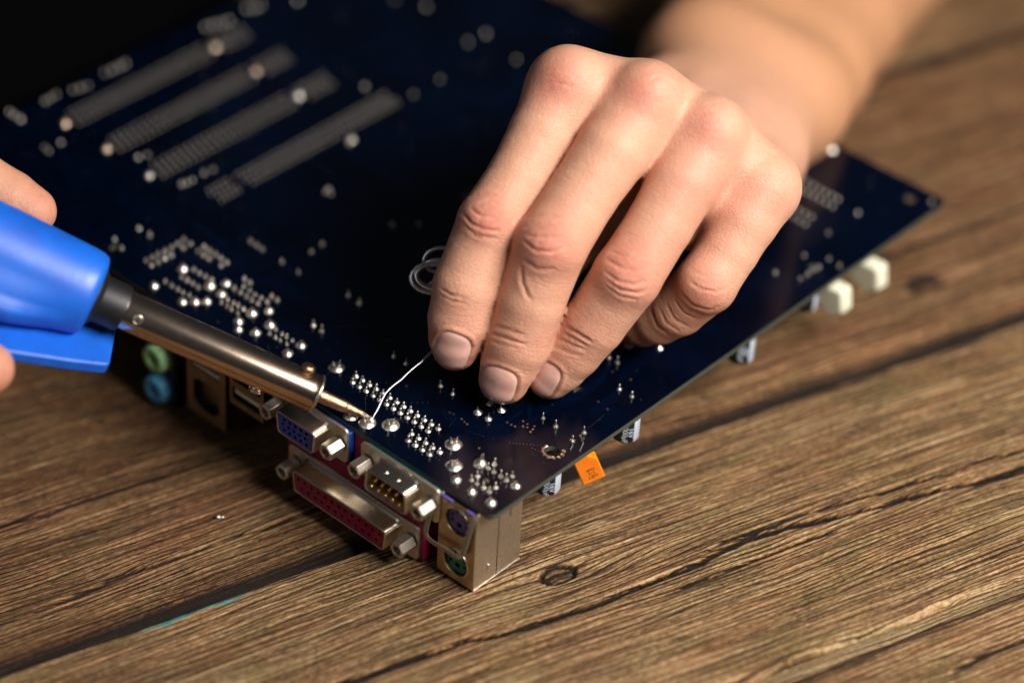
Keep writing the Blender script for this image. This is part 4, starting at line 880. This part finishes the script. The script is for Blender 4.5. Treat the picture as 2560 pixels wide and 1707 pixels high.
raw_mesh('skin', WV-HO, fix_faces(WV-HO, F), SKIN, hand, dict(redness=red*front, tan=tan, fingercoord=fc_, wrinkle=along*(0.28+np.clip(red*0.9, 0, 0.8))*front))
for fi, (c_, ax, hw, hl) in enumerate(NAILS):
    fing = (lambda P, f_=FINGERS[('index', 'middle', 'ring')[fi]]: chain(P, f_))
    ax = np.array(ax); pe = np.array([ax[1], -ax[0]]); n1 = 22; R_ = np.linspace(0, 1, 9); TH = np.linspace(0, 2*np.pi, 44, endpoint=False)
    pts = []; tip = []; edge = []
    for r_ in R_:
        for th in TH:
            cs, sn = np.cos(th), np.sin(th); k = (abs(cs)**3.2+abs(sn)**3.2)**(-1/3.2)
            s_, t_ = r_*k*cs, r_*k*sn
            pts.append(np.array(c_)+pe*hw*s_*0.99+ax*hl*(t_*1.0+0.04*max(t_, 0))); tip.append(t_*0.5+0.5); edge.append(r_)
    Q = np.c_[np.array(pts), np.full(len(pts), 26.0)]
    for _ in range(60): Q[:, 2] -= np.clip(fing(Q), -2, 4)*0.8
    nn = grad(fing, Q); edge = np.array(edge); tip = np.array(tip)
    Q = Q+nn*(0.02-0.34*np.clip((edge-0.88)/0.12, 0, 1)**2*np.clip((1.02-tip)/0.25, 0.1, 1)+0.14*(1-edge**2))[:, None]
    nT = len(TH); idx = np.arange(len(Q)).reshape(len(R_), nT)
    Fq = np.stack([idx[:-1], idx[1:], np.roll(idx[1:], -1, 1), np.roll(idx[:-1], -1, 1)], -1).reshape(-1, 4)[nT:]
    fan = MB(); W_ = HO*0+Q[:, :1]*HX+Q[:, 1:2]*HY+Q[:, 2:3]*HZ
    inner = np.stack([np.full(nT//2, idx[0, 0]), idx[1, 0::2], idx[1, 1::2], np.roll(idx[1, 0::2], -1)], -1)
    Fq = np.concatenate([Fq, inner])
    raw_mesh('fingernail', W_, Fq, NAIL, hand, dict(tipness=tip))
# ------------------------------------------------------------------ soldering iron
AP = np.array([6.40, 50.19, 35.03]); ID = np.array([-0.53282, 0.70861, 0.46257]); IL = np.array([-0.79926, -0.60098, 0.0]); DN = np.array([-0.27800, 0.36972, -0.88658])
def I3(s, l=0.0, k=0.0): return AP+ID*s+IL*l+DN*k-AP
iron = tag(empty('soldering_iron', tuple(AP)), 'soldering iron with bright blue handle, bronze barrel and pointed tip', 'soldering iron')
BRONZE = worn_metal('heated_barrel_steel', (0.66, 0.46, 0.33), (0.56, 0.37, 0.25), 0.17, 0.23, 180, 0.04)
_t = NT(BRONZE); _dp = _t.n('ShaderNodeVectorMath', operation='DOT_PRODUCT'); _t.l(_t.obj(), _dp.inputs[0]); _dp.inputs[1].default_value = tuple(ID)
_s = _t.math('MULTIPLY', _dp.outputs['Value'], 12.0)      # 0..1 along the barrel
_sm = _t.noise(_t.obj(), 120, 5, 0.65); _fac = _t.math('ADD', _s, _t.math('MULTIPLY', _t.math('SUBTRACT', _sm, 0.5), 0.25))
_t.l(_t.ramp(_fac, [(0.15, (0.50, 0.36, 0.28)), (0.30, (0.70, 0.50, 0.36)), (0.55, (0.76, 0.58, 0.44)), (0.95, (0.76, 0.61, 0.49))]), _t.b.inputs['Base Color'])
TIPM = worn_metal('tip_copper', (0.62, 0.37, 0.22), (0.34, 0.20, 0.13), 0.20, 0.42, 900, 0.5, (1, 1, 1))
TINNED = worn_metal('tinned_point', (0.60, 0.47, 0.37), (0.14, 0.09, 0.06), 0.2, 0.45, 1800, 0.7)
def L_(prof, n=40): return MB().lathe(prof, (0, 0, 0), ID, n, hint=tuple(DN))
L_([(0.30, 0.0), (0.55, 0.8), (0.80, 1.9), (1.02, 3.0)], 24).build('tinned_point', TINNED, iron, smooth=60)
prof = [(1.02, 3.0)]
for i in range(14): s = 3.0+i*0.34; r_ = 1.02+(s-3.0)*0.145; prof += [(r_+0.03, s+0.12), (r_-0.02, s+0.30)]
prof += [(1.78, 7.9), (1.84, 8.3), (2.05, 18.0)]
L_(prof, 32).build('tip', TIPM, iron, smooth=50)
L_([(2.3, 16.6), (5.2, 16.45), (5.50, 16.6), (5.58, 16.9), (5.58, 17.5), (5.50, 17.7), (5.52, 19), (5.60, 77.5), (5.4, 78)], 56).build('barrel', BRONZE, iron, smooth=40)
L_([(5.62, 16.75), (5.72, 16.95), (5.72, 17.35), (5.62, 17.55)], 56).build('rim', NICKEL, iron, smooth=60)
def side_screw(s, ang, r0, rr, hh, mt):
    nv = math.cos(ang)*(-DN)+math.sin(ang)*IL
    o = I3(s)+nv*r0
    m = MB().lathe([(rr*0.75, -0.6), (rr*0.78, 0.5), (rr, 0.8), (rr, 1.5*hh), (rr*0.82, 2.0*hh), (rr*0.4, 2.3*hh)], o, nv, 20)
    ob = m.build('clamp_screw', mt, iron, smooth=40); return ob
side_screw(22.5, math.radians(-12), 5.4, 2.1, 1.0, TIPM)
side_screw(33.5, math.radians(158), 5.4, 2.0, 0.8, NICKEL)
side_screw(72.5, math.radians(62), 5.0, 1.5, 0.3, NICKEL)
L_([(5.0, 76.6), (6.6, 76.8), (6.8, 78), (6.9, 84), (8.4, 85.5), (8.4, 92)], 40).build('collar', BLACK, iron, smooth=40)
BLUE = mat('blue_handle_plastic', (0.010, 0.105, 0.60), 0.30, **{'Specular IOR Level': 0.75}); BLUE.node_tree.nodes['Principled BSDF'].inputs['Subsurface Weight'].default_value = 0.15; BLUE.node_tree.nodes['Principled BSDF'].inputs['Subsurface Scale'].default_value = 0.002
_t = NT(BLUE); _n = _t.noise(_t.obj(), 600, 3); _w = _t.noise(_t.obj(), 45, 6, 0.7); _t.l(_t.mix(_t.ramp(_w, [(0.35, (0, 0, 0)), (0.7, (1, 1, 1))]), (0.003, 0.090, 0.52), (0.007, 0.150, 0.72)), _t.b.inputs['Base Color']); _t.l(_t.ramp(_w, [(0.3, (0.52, 0.52, 0.52)), (0.7, (0.38, 0.38, 0.38))]), _t.b.inputs['Roughness']); _t.l(_t.bump(_n, 0.1, 0.0002), _t.b.inputs['Normal'])
hl_ = []
for (s_, r_, fl, fk) in ((86.4, 7.2, 1, 1), (85.8, 10.0, 1, 1), (86.5, 11.6, 1, 1), (88.2, 12.3, 1.02, 1), (91, 12.6, 1.08, 1.0), (95, 12.8, 1.22, 1.0), (100, 13.0, 1.48, 0.98), (106, 13.3, 1.72, 0.96), (114, 13.7, 1.80, 0.94), (125, 14.0, 1.74, 0.93), (136, 14.1, 1.5, 0.94), (146, 14.2, 1.12, 1), (160, 14.0, 1, 1), (180, 13.4, 1, 1), (205, 12.6, 1, 1), (216, 10, 1, 1), (220, 5, 1, 1)):
    ring = []
    for k in range(60):
        a_ = 2*math.pi*k/60; l, q = r_*math.sin(a_), -r_*math.cos(a_)
        if q > 0: w_ = (q/r_)**0.8; ring.append(I3(s_, l*(1+(fl-1)*(0.35+0.65*w_**0.5) if abs(l) > 0 else 1), q*fk))
        else: w_ = max(0, 1+q/r_*2.2); ring.append(I3(s_, l*(1+(fl-1)*0.35*w_), q))
    hl_.append(ring)
m = MB(); m.loops(hl_); m.build('handle', BLUE, iron, smooth=60)
out = round_poly([(77.0, -13), (74.5, 13.5), (84, 18.0), (104, 26), (135, 25), (150, 12), (150, -12), (135, -25), (104, -26), (84, -18)], 2.0, 3)
m = MB(); top = [I3(s, l, 9.6+0.02*max(0, s-90)) for s, l in out]; bot = [I3(s, l, 13.6) for s, l in out]
m.loops([top, bot]); m.build('rest_guard', BLUE, iron, smooth=35, bevel=0.7, seg=3)
cable = smooth_path([I3(218), I3(240, 0, 2), I3(275, 4, 14), I3(320, 12, 40)], 8)
MB().tube(cable, 3.2, 14).build('cable', BLACK, iron, smooth=60)

# ------------------------------------------------------------------ solder wire: free end, pinch and loose coil
TIN = worn_metal('solder_wire_tin', (0.86, 0.84, 0.85), (0.72, 0.69, 0.69), 0.22, 0.36, 700, 0.15)
W0 = [[6.9, 49.87, 34.6], [8.09, 50.08, 35.53], [9.27, 50.3, 35.95], [11.46, 50.79, 37.35], [13.54, 51.2, 38.69], [15.48, 51.19, 39.51], [17.72, 50.85, 40.32], [19.86, 50.42, 40.95], [22.2, 50.16, 41.94], [24.44, 49.82, 42.75], [26.84, 49.31, 43.56], [29.19, 49.05, 44.56], [31.5, 48.75, 45.47], [34.6, 48.6, 45.7], [37.6, 48.6, 46.0], [40.5, 49.6, 47.6], [42.5, 52.0, 51.0]]
wire = tag(empty('solder_wire', (6.9, 49.9, 34.6)), 'thin silver solder wire bent from the joint up into a small coil', 'solder wire')
wo = np.array([6.9, 49.9, 34.6])
WIRE = worn_metal('solder_wire_strand', (0.60, 0.57, 0.60), (0.46, 0.43, 0.45), 0.24, 0.4, 700, 0.2)
MB().tube([p-wo for p in smooth_path(W0, 6)], 0.38, 12).build('strand', WIRE, wire, smooth=70)
def loop(c, e1, e2, r1, r2, t0, t1, n=26, drift=(0, 0, 0)):
    return [np.array(c)+np.array(drift)*i/n+r1*math.cos(t0+(t1-t0)*i/n)*e1+r2*math.sin(t0+(t1-t0)*i/n)*e2-wo for i in range(n+1)]
CC = HO+(-36.2)*HX+(-10.6)*HY+(-8.5)*HZ   # coil centre, just behind the index finger
E1, E2, E3 = HX, HY, HZ
cm_ = MB()
cm_.tube(loop(CC, E1, nrm(E2+0.1*E1), 7.2, 4.7, 0.2, 5.9, 34, drift=(0.3, 0, 0)), 0.64, 10)
cm_.tube(loop(CC+0.2*HX, nrm(E1-0.10*E2), nrm(E2+0.15*E1), 5.8, 3.6, 0.2, 5.9, 34, drift=(0, 0, 0.4)), 0.64, 10)
cm_.tube(loop(CC+0.8*HX+1.0*HY-1.5*HZ, E1, nrm(E2+0.4*E3), 6.4, 4.4, 0.5, 5.6, 30), 0.64, 10)
cm_.tube(loop(CC+1.6*HX+5.0*HY-2.5*HZ, E1, nrm(E2+0.2*E3), 5.0, 3.7, 0.2, 4.4, 26), 0.64, 10)
cm_.tube(loop(CC+1.5*HX+0.2*HY-4.0*HZ, nrm(E1+0.7*E2), E3, 4.0, 3.0, 0.2, 5.9), 0.64, 10)
cm_.build('coil', TIN, wire, smooth=70)

MB().lathe([(1.5, -0.35), (1.25, 0.05), (0.85, 0.35), (0.55, 0.75), (0.2, 0.9)], (-0.5, 0.2, -0.1), (0.2, 0, 1), 18).build('molten_bead', SOLDER, wire, smooth=70)

# ------------------------------------------------------------------ the other hand, holding the iron
# joints in the iron's own frame: along the handle, sideways, downwards, radius
RH_PALM = [[(165, -24, 2, 15), (200, -34, 6, 22), (240, -44, 10, 24), (300, -60, 18, 26)], [(160, -20, 20, 13), (195, -26, 26, 18), (240, -40, 22, 22), (300, -58, 26, 24)], [(170, -10, 28, 12), (200, -20, 30, 16)]]
RH_FING = [[(166, -24, -6, 11), (146, -25, -5, 9.5), (128, -24, -2, 8.6), (118, -23, -1.5, 8.2), (111, -22.3, -1.2, 7.2)],
           [(170, -8, 28, 10), (152, 12, 30, 9.4), (130, 27, 22, 8.6), (116, 31.5, 15.5, 8.0), (105.5, 31.5, 13.2, 7.4)],
           [(180, -8, 28, 10), (166, 12, 26, 9.4), (156, 21, 12, 8.6), (152, 20, 0, 7.6)],
           [(194, -10, 28, 10), (184, 12, 26, 9.2), (176, 21, 10, 8.4), (172, 20, -2, 7.4)],
           [(206, -12, 26, 9.5), (200, 10, 24, 8.4), (194, 19, 10, 7.6), (190, 18, 0, 6.8)]]

def rhand_sdf(P):
    d = None
    for pts in RH_PALM: c_ = chain(P, pts, 4); d = c_ if d is None else smin(d, c_, 10)
    out = None
    for pts in RH_FING:
        c_ = smin(d, chain(P, pts), 6); out = c_ if out is None else smin(out, c_, 0.9)
    return out
allp = np.array([p for c_ in RH_PALM+RH_FING for p in c_]); lo = (allp[:, :3]-allp[:, 3:4]).min(0)-3; hi = (allp[:, :3]+allp[:, 3:4]).max(0)+3
V, F = sdf_mesh(rhand_sdf, lo, hi, 1.5); V = project(rhand_sdf, V, 2)
WV = V[:, :1]*ID+V[:, 1:2]*IL+V[:, 2:3]*DN
hand2 = tag(empty('hand', tuple(AP+ID*190)), 'blurred fingertips of the hand gripping the blue iron handle', 'hand')
rd = np.zeros(len(V))
for f_ in RH_FING: rd = np.maximum(rd, 0.8*np.exp(-((V-np.array(f_[-1][:3]))**2).sum(1)/120))
raw_mesh('skin', WV-ID*190, fix_faces(WV, F), SKIN, hand2, dict(redness=rd, tan=np.full(len(V), 0.5), fingercoord=V, wrinkle=rd*0.3))

# ------------------------------------------------------------------ small things and background
bead = MB(); bead.lathe([(0.35, 0), (0.75, 0.25), (0.85, 0.7), (0.6, 1.2), (0.2, 1.4)], (0, 0, 0), (0, 0, 1), 14); bead.lathe([(0.3, 0), (0.6, 0.3), (0.5, 0.8), (0.15, 1.0)], (0.9, -0.9, 0), (0, 0, 1), 12)
o = bead.build('solder_bead', SOLDER, None, smooth=70); o.location = (-26.3*MM, 83.5*MM, -0.5*MM)
tag(o, 'tiny silver solder drop on the bare planks left of the ports', 'solder')
SHIRT = mat('black_cloth', (0.0012, 0.0012, 0.0014), 0.9, **{'Specular IOR Level': 0.02}); _t = NT(SHIRT); _t.l(_t.bump(_t.noise(_t.obj(), 900, 2), 0.3, 0.0004), _t.b.inputs['Normal'])
na, nz_ = 160, 60; A_, Zz = np.meshgrid(np.linspace(0, 2*np.pi, na, endpoint=False), np.linspace(0, 1, nz_), indexing='ij')
fold = 6*(fbm(A_*5+Zz*2, Zz*3+A_*0.7, 3, 3)-0.5)+4*np.sin(A_*9+Zz*5)*(0.4+0.6*Zz)
ra = 190-35*Zz+fold; rb = 118-10*Zz+fold*0.6
sq = lambda q: np.sign(q)*np.abs(q)**0.45
X = -30+(ra+38)*sq(np.cos(A_)); Y = 384+30*Zz+rb*sq(np.sin(A_)); Zc = 2+470*Zz
idx = np.arange(na*nz_).reshape(na, nz_); Fs = np.stack([idx[:, :-1], np.roll(idx, -1, 0)[:, :-1], np.roll(idx, -1, 0)[:, 1:], idx[:, 1:]], -1).reshape(-1, 4)
o = raw_mesh('shirt', np.stack([X, Y, Zc], -1).reshape(-1, 3), Fs, SHIRT)
o.modifiers.new('thickness', 'SOLIDIFY').thickness = 0.0015
tag(o, 'black shirt front of the person behind the far board edge', 'clothing')
